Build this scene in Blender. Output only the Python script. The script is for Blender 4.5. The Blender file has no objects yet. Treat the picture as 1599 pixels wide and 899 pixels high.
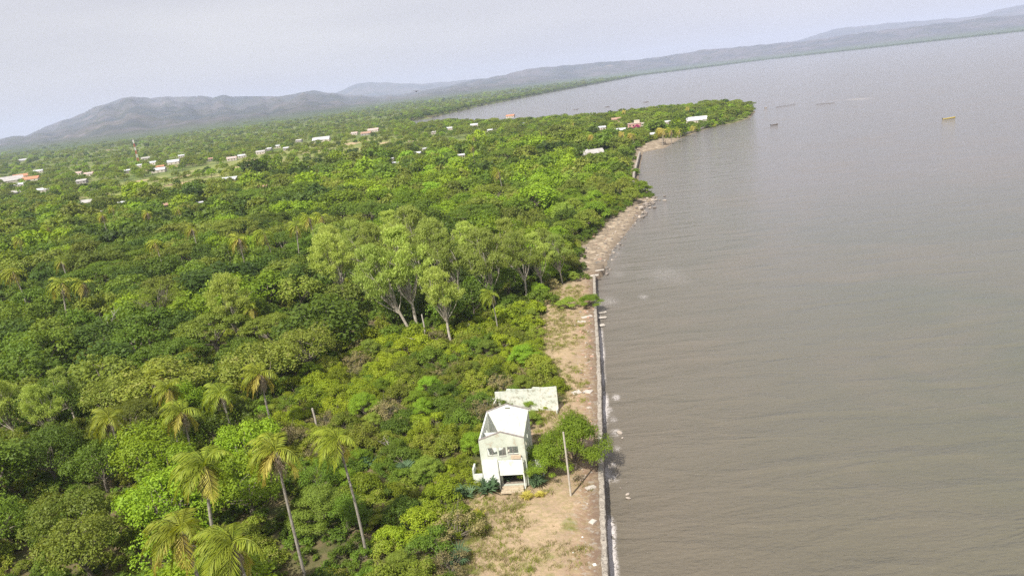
import bpy, math, random
import numpy as np
from mathutils import Matrix, Vector

sc = bpy.context.scene
col = sc.collection
R = math.radians
rng = np.random.default_rng(7)
random.seed(7)

# ------------------------------------------------------------------ camera, world, sun, exposure
PW, PH, FPX, CZ = 1599, 899, 1142.0, 52.0
PITCH, ROLL = R(15.5), R(6.7)
cf = np.array([0, math.cos(PITCH), -math.sin(PITCH)])
r0 = np.array([1., 0, 0]); u0 = np.array([0, math.sin(PITCH), math.cos(PITCH)])
cu = math.cos(ROLL) * u0 + math.sin(ROLL) * r0
cr = math.cos(ROLL) * r0 - math.sin(ROLL) * u0
def ray(px, py):
    d = cf * FPX + cr * (px - PW / 2) - cu * (py - PH / 2)
    return d / np.linalg.norm(d)
def at(px, py, z=2.0):
    d = ray(px, py); q = d * ((z - CZ) / d[2]); return np.array([q[0], q[1], z])
def pix(P):
    P = np.atleast_2d(P); v = P - np.array([0, 0, CZ]); c = v @ cf
    return np.stack([PW / 2 + FPX * (v @ cr) / c, PH / 2 - FPX * (v @ cu) / c, c], 1)

cam = bpy.data.objects.new('camera', bpy.data.cameras.new('camera')); col.objects.link(cam)
cam.data.sensor_width = 36; cam.data.lens = 36 * FPX / PW
cam.data.clip_start = .5; cam.data.clip_end = 60000
cam.matrix_world = Matrix(((cr[0], cu[0], -cf[0], 0), (cr[1], cu[1], -cf[1], 0), (cr[2], cu[2], -cf[2], CZ), (0, 0, 0, 1)))
sc.camera = cam
SUN_TO = Vector((-.44, -.72, 0)).normalized() * math.cos(R(50)) + Vector((0, 0, math.sin(R(50))))
sun = bpy.data.objects.new('sun', bpy.data.lights.new('sun', 'SUN')); col.objects.link(sun)
sun.data.energy = 5.0; sun.data.angle = R(.6); sun.data.color = (1, .95, .87)
sun.rotation_euler = (-SUN_TO).to_track_quat('-Z', 'Y').to_euler()
sc.view_settings.view_transform = 'Standard'; sc.view_settings.look = 'None'
sc.view_settings.exposure = 0.52; sc.view_settings.gamma = 1
w = bpy.data.worlds.new("World"); sc.world = w; w.use_nodes = True
nt = w.node_tree; nt.nodes.clear()
wo = nt.nodes.new('ShaderNodeOutputWorld'); bg = nt.nodes.new('ShaderNodeBackground')
sky = nt.nodes.new('ShaderNodeTexSky'); sky.sky_type = 'NISHITA'; sky.sun_disc = False
sky.sun_elevation = R(50); sky.sun_rotation = math.atan2(SUN_TO.x, SUN_TO.y)
sky.dust_density = 3.0; sky.air_density = 1.0
tc = nt.nodes.new('ShaderNodeTexCoord'); mp = nt.nodes.new('ShaderNodeMapping'); mp.inputs['Scale'].default_value = (1.2, 1.2, 6)
ns = nt.nodes.new('ShaderNodeTexNoise'); ns.inputs['Scale'].default_value = 1.6; ns.inputs['Detail'].default_value = 5; ns.inputs['Roughness'].default_value = .55
cr_ = nt.nodes.new('ShaderNodeValToRGB')
cr_.color_ramp.elements[0].position = .3; cr_.color_ramp.elements[0].color = (.61, .605, .665, 1)
cr_.color_ramp.elements[1].position = .7; cr_.color_ramp.elements[1].color = (.735, .725, .76, 1)
sc1 = nt.nodes.new('ShaderNodeVectorMath'); sc1.operation = 'SCALE'; sc1.inputs['Scale'].default_value = 8.6
mx = nt.nodes.new('ShaderNodeMix'); mx.data_type = 'RGBA'; mx.inputs[0].default_value = .92
nt.links.new(tc.outputs['Generated'], mp.inputs[0]); nt.links.new(mp.outputs[0], ns.inputs['Vector'])
nt.links.new(ns.outputs['Fac'], cr_.inputs[0]); nt.links.new(cr_.outputs[0], sc1.inputs[0])
nt.links.new(sky.outputs[0], mx.inputs[6]); nt.links.new(sc1.outputs[0], mx.inputs[7])
nt.links.new(mx.outputs[2], bg.inputs[0]); bg.inputs[1].default_value = .088
nt.links.new(bg.outputs[0], wo.inputs[0])
cy = sc.cycles
cy.max_bounces = 5; cy.diffuse_bounces = 3; cy.glossy_bounces = 2; cy.transmission_bounces = 3; cy.volume_bounces = 1
cy.transparent_max_bounces = 4; cy.use_denoising = False; cy.caustics_reflective = False; cy.caustics_refractive = False
cy.use_fast_gi = False; cy.sample_clamp_direct = 2.2; cy.sample_clamp_indirect = 2.5

# ------------------------------------------------------------------ helpers
def tag(o, label=None, cat=None, group=None, kind=None):
    if label: o['label'] = label
    if cat: o['category'] = cat
    if group: o['group'] = group
    if kind: o['kind'] = kind
    return o
def empty(name, loc=(0, 0, 0), rz=0, parent=None):
    o = bpy.data.objects.new(name, None); col.objects.link(o); o.location = tuple(loc); o.rotation_euler = (0, 0, rz)
    o.empty_display_size = .3
    if parent: o.parent = parent
    return o
def link(name, me, parent=None, loc=None, rz=None):
    o = bpy.data.objects.new(name, me); col.objects.link(o)
    if parent: o.parent = parent
    if loc is not None: o.location = tuple(loc)
    if rz is not None: o.rotation_euler = (0, 0, rz)
    return o
def np_mesh(name, V, Q, mat=None, smooth=False, attr=None, mats=None, mi=None):
    V = np.asarray(V, np.float32); Q = np.asarray(Q, np.int32); k = Q.shape[1]
    me = bpy.data.meshes.new(name)
    me.vertices.add(len(V)); me.vertices.foreach_set('co', V.ravel())
    me.loops.add(Q.size); me.loops.foreach_set('vertex_index', Q.ravel())
    me.polygons.add(len(Q)); me.polygons.foreach_set('loop_start', np.arange(0, Q.size, k, dtype=np.int32))
    me.polygons.foreach_set('loop_total', np.full(len(Q), k, np.int32))
    if smooth: me.polygons.foreach_set('use_smooth', np.ones(len(Q), bool))
    for m in (mats or ([mat] if mat else [])): me.materials.append(m)
    if mi is not None: me.polygons.foreach_set('material_index', np.asarray(mi, np.int32))
    for an, av in (attr or {}).items():
        a = me.attributes.new(an, 'FLOAT', 'POINT'); a.data.foreach_set('value', np.asarray(av, np.float32))
    me.update(); me.validate(); return me

class MB:
    def __init__(s): s.v = []; s.f = []
    def add(s, V, F):
        n = len(s.v); s.v += [tuple(map(float, p)) for p in V]; s.f += [tuple(i + n for i in f) for f in F]
    def box(s, x0, x1, y0, y1, z0, z1):
        s.add([(x0, y0, z0), (x1, y0, z0), (x1, y1, z0), (x0, y1, z0), (x0, y0, z1), (x1, y0, z1), (x1, y1, z1), (x0, y1, z1)],
              [(3, 2, 1, 0), (4, 5, 6, 7), (0, 1, 5, 4), (1, 2, 6, 5), (2, 3, 7, 6), (3, 0, 4, 7)])
    def prism(s, pts, y0, y1):           # polygon in x,z extruded along y
        n = len(pts)
        s.add([(x, y0, z) for x, z in pts] + [(x, y1, z) for x, z in pts],
              [tuple(range(n)), tuple(range(2 * n - 1, n - 1, -1))] + [(i, i + n, (i + 1) % n + n, (i + 1) % n) for i in range(n)])
    def tube(s, P, rad, k=6):
        V, F = tube_np(P, rad, k); s.add(V, F)
        n = len(V); s.add([V[i] for i in range(k)], [tuple(range(k))]); s.add([V[n - k + i] for i in range(k)], [tuple(range(k))[::-1]])
    def build(s, name, mat, parent=None, bevel=0, smooth=False):
        me = bpy.data.meshes.new(name); me.from_pydata(s.v, [], s.f); me.materials.append(mat)
        if smooth: me.polygons.foreach_set('use_smooth', [True] * len(me.polygons))
        o = link(name, me, parent)
        if bevel:
            b = o.modifiers.new('bevel', 'BEVEL'); b.width = bevel; b.segments = 2
        return o
def tube_np(P, rad, k=6):
    P = np.asarray(P, float); n = len(P); rad = np.broadcast_to(rad, (n,))
    T = np.gradient(P, axis=0); T /= np.linalg.norm(T, axis=1)[:, None] + 1e-9
    up = np.where(np.abs(T[:, 2:3]) > .9, np.array([[1., 0, 0]]), np.array([[0, 0, 1.]]))
    A = np.cross(T, up); A /= np.linalg.norm(A, axis=1)[:, None] + 1e-9; B = np.cross(T, A)
    # keep frames from flipping
    for i in range(1, n):
        a = A[i - 1] - T[i] * (A[i - 1] @ T[i]); a /= np.linalg.norm(a) + 1e-9; A[i] = a; B[i] = np.cross(T[i], a)
    an = np.arange(k) * 2 * math.pi / k
    V = P[:, None, :] + rad[:, None, None] * (A[:, None, :] * np.cos(an)[None, :, None] + B[:, None, :] * np.sin(an)[None, :, None])
    F = [(i * k + j, i * k + (j + 1) % k, (i + 1) * k + (j + 1) % k, (i + 1) * k + j) for i in range(n - 1) for j in range(k)]
    return V.reshape(-1, 3), F

def hash2(ix, iy, seed=0):
    h = (ix.astype(np.int64) * 374761393 + iy.astype(np.int64) * 668265263 + seed * 1442695041) & 0x7fffffff
    h = ((h ^ (h >> 13)) * 1274126177) & 0x7fffffff
    return ((h ^ (h >> 16)) & 0xffff) / 65535.0
def vnoise(x, y, seed=0):
    x = np.asarray(x, float); y = np.asarray(y, float)
    ix = np.floor(x); iy = np.floor(y); fx = x - ix; fy = y - iy
    fx = fx * fx * (3 - 2 * fx); fy = fy * fy * (3 - 2 * fy)
    a = hash2(ix, iy, seed); b = hash2(ix + 1, iy, seed); c = hash2(ix, iy + 1, seed); d = hash2(ix + 1, iy + 1, seed)
    return (a * (1 - fx) + b * fx) * (1 - fy) + (c * (1 - fx) + d * fx) * fy
def fbm(x, y, o=4, seed=0):
    s = 0; a = .5; t = 0
    for i in range(o):
        s = s + a * vnoise(x * 2 ** i + 17 * i, y * 2 ** i - 9 * i, seed + i); t += a; a *= .5
    return s / t
def inpoly(x, y, poly):
    x = np.asarray(x); y = np.asarray(y); c = np.zeros(x.shape, bool); n = len(poly)
    for i in range(n):
        x1, y1 = poly[i][:2]; x2, y2 = poly[(i + 1) % n][:2]
        if y1 == y2: continue
        c ^= ((y1 > y) != (y2 > y)) & (x < (x2 - x1) * (y - y1) / (y2 - y1) + x1)
    return c
def segdist(x, y, poly, closed=True):
    d = np.full(np.shape(x), 1e9); n = len(poly)
    for i in range(n if closed else n - 1):
        x1, y1 = poly[i][:2]; x2, y2 = poly[(i + 1) % n][:2]
        L = (x2 - x1) ** 2 + (y2 - y1) ** 2 + 1e-9
        t = np.clip(((x - x1) * (x2 - x1) + (y - y1) * (y2 - y1)) / L, 0, 1)
        d = np.minimum(d, np.hypot(x - x1 - t * (x2 - x1), y - y1 - t * (y2 - y1)))
    return d
def sstep(a, b, x):
    t = np.clip((x - a) / (b - a), 0, 1); return t * t * (3 - 2 * t)

# ------------------------------------------------------------------ materials
def mat_new(name):
    m = bpy.data.materials.new(name); m.use_nodes = True; m.node_tree.nodes.clear(); return m
class N:
    def __init__(s, m): s.t = m.node_tree
    def n(s, typ, ins=None, **kw):
        x = s.t.nodes.new('ShaderNode' + typ)
        for k, v in kw.items(): setattr(x, k, v)
        for k, v in (ins or {}).items():
            if isinstance(v, bpy.types.NodeSocket): s.t.links.new(v, x.inputs[k])
            else: x.inputs[k].default_value = v
        return x
    def mix(s, f, a, b, bt='MIX'):
        x = s.t.nodes.new('ShaderNodeMix'); x.data_type = 'RGBA'; x.blend_type = bt
        for i, v in ((0, f), (6, a), (7, b)):
            if isinstance(v, bpy.types.NodeSocket): s.t.links.new(v, x.inputs[i])
            else: x.inputs[i].default_value = v if i == 0 else ((*v, 1) if len(v) == 3 else v)
        return x.outputs[2]
    def math(s, op, a, b=0.0, clamp=False):
        x = s.t.nodes.new('ShaderNodeMath'); x.operation = op; x.use_clamp = clamp
        for i, v in ((0, a), (1, b)):
            if isinstance(v, bpy.types.NodeSocket): s.t.links.new(v, x.inputs[i])
            else: x.inputs[i].default_value = v
        return x.outputs[0]
    def noise(s, scale, vec=None, detail=4, rough=.55, dist=0):
        ins = {'Scale': scale, 'Detail': detail, 'Roughness': rough, 'Distortion': dist}
        if vec is not None: ins['Vector'] = vec
        return s.n('TexNoise', ins).outputs['Fac']
    def ramp(s, f, a, b):
        return s.n('MapRange', {'Value': f, 'From Min': a, 'From Max': b}).outputs[0]
    def out(s, sh): s.n('OutputMaterial', {'Surface': sh})
def simple(name, c1, c2=None, scale=3, rough=.85, bump=0, bscale=20, c3=None, s3=.6, metallic=0):
    m = mat_new(name); g = N(m); pos = g.n('TexCoord').outputs['Object']
    c2 = c2 or tuple(v * .7 for v in c1)
    c = g.mix(g.ramp(g.noise(scale, pos, 5), .35, .65), c1, c2)
    if c3: c = g.mix(g.ramp(g.noise(s3, pos, 6, .65), .55, .68), c, c3)
    ins = {'Base Color': c, 'Roughness': rough, 'Metallic': metallic}
    if bump: ins['Normal'] = g.n('Bump', {'Height': g.noise(bscale, pos, 5), 'Strength': bump, 'Distance': .05}).outputs[0]
    g.out(g.n('BsdfPrincipled', ins).outputs[0]); return m
def leafmat(name, c1, c2, trans=.38, c3=None, var=.35):
    m = mat_new(name); g = N(m)
    geo = g.n('NewGeometry'); oi = g.n('ObjectInfo'); pos = g.n('TexCoord').outputs['Object']
    clump = g.noise(.45, pos, 2)
    f = g.math('ADD', g.math('MULTIPLY', geo.outputs['Random Per Island'], .55), g.math('MULTIPLY', g.ramp(clump, .3, .7), .45))
    c = g.mix(f, c1, c2)
    if c3: c = g.mix(g.ramp(g.noise(.9, pos, 3), .55, .72), c, c3)
    hsv = g.n('HueSaturation', {'Color': c, 'Hue': g.n('MapRange', {'Value': oi.outputs['Random'], 'To Min': .485, 'To Max': .503}).outputs[0],
                                'Value': g.n('MapRange', {'Value': g.math('FRACT', g.math('MULTIPLY', oi.outputs['Random'], 7.31)), 'To Min': 1 - var * .7, 'To Max': 1 + var * 1.1}).outputs[0]})
    c = hsv.outputs[0]
    p = g.n('BsdfPrincipled', {'Base Color': c, 'Roughness': .55, 'Specular IOR Level': .25}).outputs[0]
    tcol = g.n('HueSaturation', {'Color': c, 'Hue': .485, 'Saturation': 1.1, 'Value': 1.25}).outputs[0]
    t = g.n('BsdfTranslucent', {'Color': tcol}).outputs[0]
    g.out(g.n('MixShader', {0: trans, 1: p, 2: t}).outputs[0]); return m

L = {
 'bright': leafmat('bright_leaf', (.14, .24, .012), (.25, .36, .024)),
 'mid':    leafmat('mid_leaf', (.085, .15, .014), (.15, .225, .026)),
 'dark':   leafmat('dark_leaf', (.05, .09, .014), (.09, .15, .02)),
 'olive':  leafmat('olive_leaf', (.12, .17, .02), (.20, .25, .036)),
 'tan':    leafmat('flowering_leaf', (.14, .19, .022), (.22, .27, .04), c3=(.27, .27, .08)),
 'pale':   leafmat('pale_leaf', (.24, .33, .06), (.38, .46, .11), .4),
 'feather': leafmat('feather_leaf', (.16, .24, .03), (.27, .35, .055), .4),
 'vivid':  leafmat('vivid_leaf', (.16, .28, .02), (.26, .38, .035), .42),
 'yellow': leafmat('yellow_leaf', (.17, .25, .014), (.27, .33, .022)),
 'scrub':  leafmat('scrub_leaf', (.15, .205, .02), (.26, .31, .036), c3=(.24, .22, .07)),
 'dry':    leafmat('dry_leaf', (.21, .19, .07), (.31, .28, .12)),
 'palm':   leafmat('palm_leaf', (.16, .23, .02), (.33, .38, .04), .3, var=.15),
 'palmy':  leafmat('palm_yellow_leaf', (.38, .37, .05), (.56, .50, .12), .3, var=.15),
 'fan':    leafmat('fan_leaf', (.06, .12, .05), (.13, .20, .10), .2),
 'pink':   leafmat('pink_leaf', (.45, .03, .16), (.3, .02, .1), .3),
}
bark = simple('bark', (.20, .17, .13), (.11, .09, .07), 2, bump=.4)
bark_pale = simple('pale_bark', (.50, .46, .38), (.28, .23, .18), 1.2, bump=.3)
bark_dead = simple('dead_wood', (.50, .46, .40), (.33, .28, .24), 2, bump=.3)
bark_palm = simple('palm_bark', (.34, .31, .26), (.20, .17, .14), 4, bump=.5)
frond_dead = simple('dead_frond_husk', (.40, .33, .23), (.25, .19, .12), 2)

# ------------------------------------------------------------------ coast line
wall_pts = [at(*q, 1.2)[:2] for q in [(945, 899), (940, 780), (938, 700), (936, 600), (932, 520), (929.5, 480), (928, 432)]]
d0 = wall_pts[0] - wall_pts[1]; d0 /= np.linalg.norm(d0)
wall_ext = wall_pts[0] + d0 * 260
shore_px = [(943, 430), (948, 410), (957, 390), (974, 370), (993, 345), (1008, 325), (1027, 308), (1004, 296), (997, 280), (1001, 255), (1005, 238),
            (1040, 231), (1062, 217), (1090, 206), (1120, 197), (1150, 192), (1172, 184), (1181, 174)]
bay_px = [(1150, 166), (1040, 174), (950, 184.5), (830, 192.5), (760, 195), (700, 192), (650, 200), (640, 190), (670, 185), (750, 166), (850, 146.5), (1000, 118.5), (1200, 93.5), (1400, 71.5), (1599, 49.5)]
shore = [at(*q, 0)[:2] for q in shore_px]; bay = [at(*q, 0)[:2] for q in bay_px]
wall_edge = [p + np.array([.35, 0]) for p in [wall_ext] + wall_pts]
land = wall_edge + shore + bay + [np.array(q) for q in [(5200, 3600), (9000, 1000), (30000, 1000), (30000, 30000), (-30000, 30000), (-30000, -4000), (-4000, -4000)]]
land = [tuple(map(float, p)) for p in land]
def sdist(x, y):
    d = segdist(x, y, land); return np.where(inpoly(x, y, land), d, -d)

# ground zones, polygons drawn on the ground
def gp(px): return [tuple(at(*q, 2)[:2]) for q in px]
BARE = gp([(700, 1100), (712, 899), (735, 830), (742, 790), (700, 770), (705, 755), (760, 762), (832, 748), (836, 640), (872, 630), (876, 600), (868, 575), (845, 560), (838, 520), (848, 490), (862, 470), (850, 455),
           (880, 440), (920, 433), (900, 410), (907, 385), (924, 366), (942, 346), (968, 325), (996, 305), (1045, 297), (1045, 420), (990, 520), (990, 899), (1010, 1100)])
BEACH2 = gp([(985, 290), (982, 262), (988, 240), (1000, 224), (1035, 214), (1062, 212), (1100, 225), (1030, 250), (1015, 290)])
FIELD = gp([(90, 325), (180, 292), (300, 262), (400, 240), (480, 225), (560, 214), (650, 216), (600, 240), (500, 256), (400, 272), (330, 296), (230, 318)])
SCRUB = gp([(395, 665), (440, 610), (520, 570), (555, 535), (640, 512), (720, 515), (800, 480), (860, 440), (905, 430), (925, 436), (850, 480), (850, 560), (885, 620), (835, 770), (740, 770), (720, 899), (690, 1100), (560, 1100), (600, 899), (560, 790), (500, 740)])
LOWB = gp([(500, 740), (560, 790), (600, 899), (600, 1100), (440, 1100), (430, 899), (455, 760)])
FEATH = gp([(800, 440), (905, 432), (905, 400), (950, 340), (1005, 300), (990, 236), (935, 250), (850, 330), (790, 390)])
SPIT = gp([(760, 215), (830, 196), (950, 186), (1040, 175), (1150, 168), (1178, 176), (1176, 186), (1100, 200), (1060, 210), (1000, 235), (900, 235)])

# ------------------------------------------------------------------ skyline profiles -> mountains
def sky_prof(px):
    a = []
    for q in px:
        d = ray(*q); a.append((math.atan2(d[0], d[1]), d[2] / math.hypot(d[0], d[1])))
    a.sort(); return np.array(a)
SK1 = sky_prof([(-200, 262), (-80, 238), (0, 218), (23, 212), (43, 212), (67, 200), (100, 188), (127, 178), (150, 167), (167, 162), (187, 155), (207, 151), (233, 153), (260, 151), (283, 152), (310, 149), (333, 152), (350, 149), (367, 151), (400, 151), (433, 151), (460, 148),
                (477, 143), (490, 141), (503, 143), (517, 146), (540, 148), (580, 150), (620, 148), (660, 141), (700, 135), (733, 126), (767, 121), (800, 114), (833, 107), (867, 104), (900, 101), (950, 97), (1000, 93), (1050, 86), (1100, 78), (1180, 71), (1266, 64), (1349, 51), (1416, 44), (1449, 39), (1532, 29), (1599, 23), (1800, 0)])
SK2 = sky_prof([(-200, 300), (0, 240), (400, 175), (480, 160), (510, 153), (530, 143), (550, 133), (577, 128), (600, 129), (660, 131), (700, 128), (733, 124), (767, 122), (850, 112), (1000, 100), (1199, 76), (1266, 58), (1299, 47), (1332, 42), (1386, 37), (1449, 32), (1532, 25), (1566, 13), (1599, 7), (1800, -20)])

def land_height(x, y, sd):
    wallish = segdist(x, y, wall_edge, False) < 12
    h_wall = -2.5 + 4.1 * sstep(-.5, .25, sd)
    h_beach = np.where(sd < 0, -2.5 * sstep(0, 14, -sd) - .02, 1.55 * sstep(0, 17, sd) + .02)
    far = np.hypot(x, y) > 1200
    h_far = np.where(sd < 0, -3, 1.5)
    h = np.where(far, h_far, np.where(wallish, h_wall, h_beach))
    n = (fbm(x / 6, y / 6, 4, 3) - .5) * .7 + (fbm(x / 1.5, y / 1.5, 3, 8) - .5) * .25
    return h + n * sstep(.6, 4, sd) * (np.hypot(x, y) < 800)

# polar ground sheet round the camera's foot
az_mid = np.linspace(R(-46), R(46), 470); az = np.concatenate([np.linspace(R(-180), R(-47), 34), az_mid, np.linspace(R(47), R(178), 33)])
rr = np.concatenate([[0.5, 6, 14, 22], 28 * np.exp(np.linspace(0, math.log(1300 / 28), 470)), np.linspace(1330, 17500, 200)])
A_, R_ = np.meshgrid(az, rr, indexing='ij')
GX = R_ * np.sin(A_); GY = R_ * np.cos(A_)
SD = sdist(GX, GY)
GZ = land_height(GX, GY, SD)
n1 = fbm(A_ * 14 + 3, R_ / 1300, 6, 21); rid = 1 - np.abs(2 * n1 - 1)
n2 = fbm(A_ * 50, R_ / 380, 4, 33)
def ridge(prof, ra, rb, rc):
    tgt = np.interp(az, prof[:, 0], prof[:, 1])
    fl = CZ + tgt * rb                                       # ridge height wanted at rb
    t = np.clip((R_ - ra) / (rb - ra), 0, 1); dn = 1 - sstep(rb, rc, R_)
    return fl, (t ** 1.5) * dn
fl1, s1 = ridge(SK1, 3900, 9500, 12500)
foot = 8300 * sstep(R(-8), R(12), A_) + 2900 * (1 - sstep(R(-8), R(12), A_))
t1 = np.clip((R_ - foot) / (9500 - foot), 0, 1)
M1 = (t1 ** 1.25) * (.30 + .70 * rid) * (.65 + .7 * n2) * (1 - sstep(9800, 12500, R_))
def fit(M, prof):
    tgt = np.interp(az, prof[:, 0], prof[:, 1]) + (fbm(az * 90, az * 0, 4, 61) - .5) * .0022
    cur = (M / R_).max(axis=1)                                # height per metre
    need = np.zeros(len(az))
    for i in range(len(az)):
        k = 0
        lo, hi = 0., 3000.
        for _ in range(30):
            mid = (lo + hi) / 2
            e = ((mid * M[i] - CZ) / R_[i])[R_[i] > 3000].max()
            if e < tgt[i]: lo = mid
            else: hi = mid
        need[i] = lo
    return need
vis = (az > R(-46)) & (az < R(46))
S1 = fit(M1, SK1); S1 = np.where(vis, S1, 200)
M2 = sstep(12300, 15500, R_) * (.7 + .3 * rid) * (1 - .6 * sstep(16000, 17500, R_))
S2 = fit(M2, SK2); S2 = np.where(vis, S2, 150)
MT = np.maximum(S1[:, None] * M1, S2[:, None] * M2)
onl = sstep(60, 400, SD)
GZ = GZ + MT * onl
gx, gy = GX.ravel(), GY.ravel()
near = np.hypot(gx, gy) < 1500
jx = gx + (fbm(gx / 3, gy / 3, 3, 51) - .5) * 5; jy = gy + (fbm(gx / 3, gy / 3, 3, 52) - .5) * 5
sand = ((inpoly(jx, jy, BARE) | inpoly(jx, jy, BEACH2)) & near).astype(float)
sand = np.maximum(sand, ((SD.ravel() < 6) & near & (GY.ravel() > 120) & (GY.ravel() < 470)).astype(float))
sand = np.maximum(sand, .62 * ((SD.ravel() < 4) & near & (GY.ravel() >= 470)))
jx = gx + (fbm(gx / 45, gy / 45, 4, 61) - .5) * 170; jy = gy + (fbm(gx / 45, gy / 45, 4, 62) - .5) * 170
field = (inpoly(jx, jy, FIELD) & near).astype(float)
sand_g = sand.reshape(A_.shape); k = sand_g.copy(); k[1:-1, 1:-1] = (sand_g[:-2, 1:-1] + sand_g[2:, 1:-1] + sand_g[1:-1, :-2] + sand_g[1:-1, 2:] + 2 * sand_g[1:-1, 1:-1]) / 6; sand = k.ravel()
wet = (1 - sstep(0.2, 3.5, SD.ravel())) * (SD.ravel() > -6)
wallside = np.exp(-(segdist(gx, gy, wall_edge, False) / 3.2) ** 2)
nA, nR = A_.shape
I = (np.arange(nA - 1)[:, None] * nR + np.arange(nR - 1)[None, :]).ravel()
GQ = np.stack([I, I + 1, I + nR + 1, I + nR], 1)
seam = (nA - 1) * nR + np.arange(nR - 1); GQ = np.concatenate([GQ, np.stack([seam, seam + 1, np.arange(1, nR), np.arange(nR - 1)], 1)])
GV = np.stack([gx, gy, GZ.ravel()], 1)

m = mat_new('ground'); g = N(m); pos = g.n('TexCoord').outputs['Object']
aS = g.n('Attribute', attribute_name='sand').outputs['Fac']; aF = g.n('Attribute', attribute_name='field').outputs['Fac']
aM = g.n('Attribute', attribute_name='hill').outputs['Fac']; aW = g.n('Attribute', attribute_name='wet').outputs['Fac']; aE = g.n('Attribute', attribute_name='wallside').outputs['Fac']
aB = g.n('Attribute', attribute_name='plain').outputs['Fac']
aR = g.n('Attribute', attribute_name='remote').outputs['Fac']
und = g.mix(g.ramp(g.noise(.35, pos, 5), .35, .65), (.07, .085, .025), (.17, .13, .075))
sandc = g.mix(g.ramp(g.noise(.25, pos, 6, .6), .38, .62), (.41, .305, .195), (.32, .235, .16))
sandc = g.mix(g.ramp(g.noise(1.6, pos, 6, .7), .45, .62), sandc, (.29, .235, .125))
sandc = g.mix(g.ramp(g.noise(.18, pos, 4), .60, .68), sandc, (.15, .17, .04))
beach = g.ramp(g.n('SeparateXYZ', {0: pos}).outputs[1], 175, 190)
bc = g.mix(g.ramp(g.noise(1.1, pos, 6, .75), .42, .58), (.30, .24, .17), (.17, .135, .10))
bc = g.mix(g.ramp(g.noise(.35, pos, 5, .6), .5, .62), bc, (.40, .33, .24))
sandc = g.mix(beach, sandc, bc)
redn = g.math('MULTIPLY', aE, g.ramp(g.noise(.9, pos, 6, .7, 1.0), .40, .54), True)
sandc = g.mix(redn, sandc, (.21, .12, .08))
sandc = g.mix(g.math('MULTIPLY', aE, g.ramp(g.noise(1.3, pos, 5, .6), .55, .62), True), sandc, (.42, .38, .32))
fieldc = g.mix(g.ramp(g.noise(.035, pos, 6, .6), .4, .6), (.17, .21, .055), (.25, .25, .09))
fieldc = g.mix(g.ramp(g.noise(.02, pos, 5, .6), .56, .62), fieldc, (.42, .31, .19))
plainc = g.mix(g.ramp(g.noise(.012, pos, 6, .7), .38, .6), (.09, .13, .03), (.19, .21, .07))
plainc = g.mix(g.ramp(g.noise(.004, pos, 5, .65), .60, .68), plainc, (.30, .22, .13))
hillc = g.mix(g.ramp(g.noise(.0018, pos, 8, .65), .4, .6), (.04, .048, .055), (.115, .10, .10))
hillc = g.mix(g.ramp(g.noise(.0024, pos, 7, .7, 1.5), .58, .70), hillc, (.21, .17, .14))
hillc = g.mix(g.ramp(g.noise(.009, pos, 4), .45, .7), hillc, (.05, .055, .03))
plainc = g.mix(aR, plainc, (.06, .085, .03)); c = g.mix(aB, und, plainc); c = g.mix(g.math('MULTIPLY', aF, g.ramp(g.noise(.05, pos, 4), .3, .45), True), c, fieldc)
c = g.mix(aM, c, hillc); c = g.mix(g.ramp(g.math('ADD', aS, g.math('MULTIPLY', g.math('SUBTRACT', g.noise(.8, pos, 5), .5), .5)), .42, .58), c, sandc)
c = g.mix(g.math('MULTIPLY', aW, .75), c, (.15, .12, .09))
bmp = g.n('Bump', {'Height': g.math('ADD', g.noise(2.2, pos, 6, .65), g.math('MULTIPLY', g.noise(.4, pos, 4), 2)), 'Strength': .6, 'Distance': .25}).outputs[0]
g.out(g.n('BsdfPrincipled', {'Base Color': c, 'Roughness': .95, 'Specular IOR Level': .1, 'Normal': bmp}).outputs[0])
hill = (sstep(4, 45, MT) * onl).ravel(); plain = sstep(350, 700, R_).ravel()
ground = link('ground', np_mesh('ground', GV, GQ[:, ::-1], m, True, {'sand': sand, 'field': field, 'hill': hill, 'wet': wet, 'wallside': wallside, 'plain': plain, 'remote': sstep(2000, 3600, R_).ravel()}))
tag(ground, kind='structure')
def gz(x, y):
    x = np.atleast_1d(np.asarray(x, float)); y = np.atleast_1d(np.asarray(y, float))
    return land_height(x, y, sdist(x, y))

# ------------------------------------------------------------------ water
wr = np.concatenate([[0.5, 8, 16, 24], 30 * np.exp(np.linspace(0, math.log(900 / 30), 300)), np.linspace(950, 17600, 90)])
az_w = np.concatenate([np.linspace(R(-180), R(-47), 20), np.linspace(R(-46), R(46), 380), np.linspace(R(47), R(178), 20)])
WA, WR = np.meshgrid(az_w, wr, indexing='ij'); wx, wy = (WR * np.sin(WA)).ravel(), (WR * np.cos(WA)).ravel()
nA, nR = WA.shape; I = (np.arange(nA - 1)[:, None] * nR + np.arange(nR - 1)[None, :]).ravel()
WQ = np.stack([I, I + nR, I + nR + 1, I + 1], 1); seam = (nA - 1) * nR + np.arange(nR - 1)
WQ = np.concatenate([WQ, np.stack([seam, np.arange(nR - 1), np.arange(1, nR), seam + 1], 1)])
wsd = -sdist(wx, wy)
foam = np.exp(-(np.clip(wsd - .2, 0, 99) / 1.15) ** 2) * (wsd > -1.5) * (np.hypot(wx, wy) < 420) * (.30 + .75 * vnoise(wx / 2.5, wy / 4, 5)) * (1 - .62 * sstep(150, 190, wy))
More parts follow.
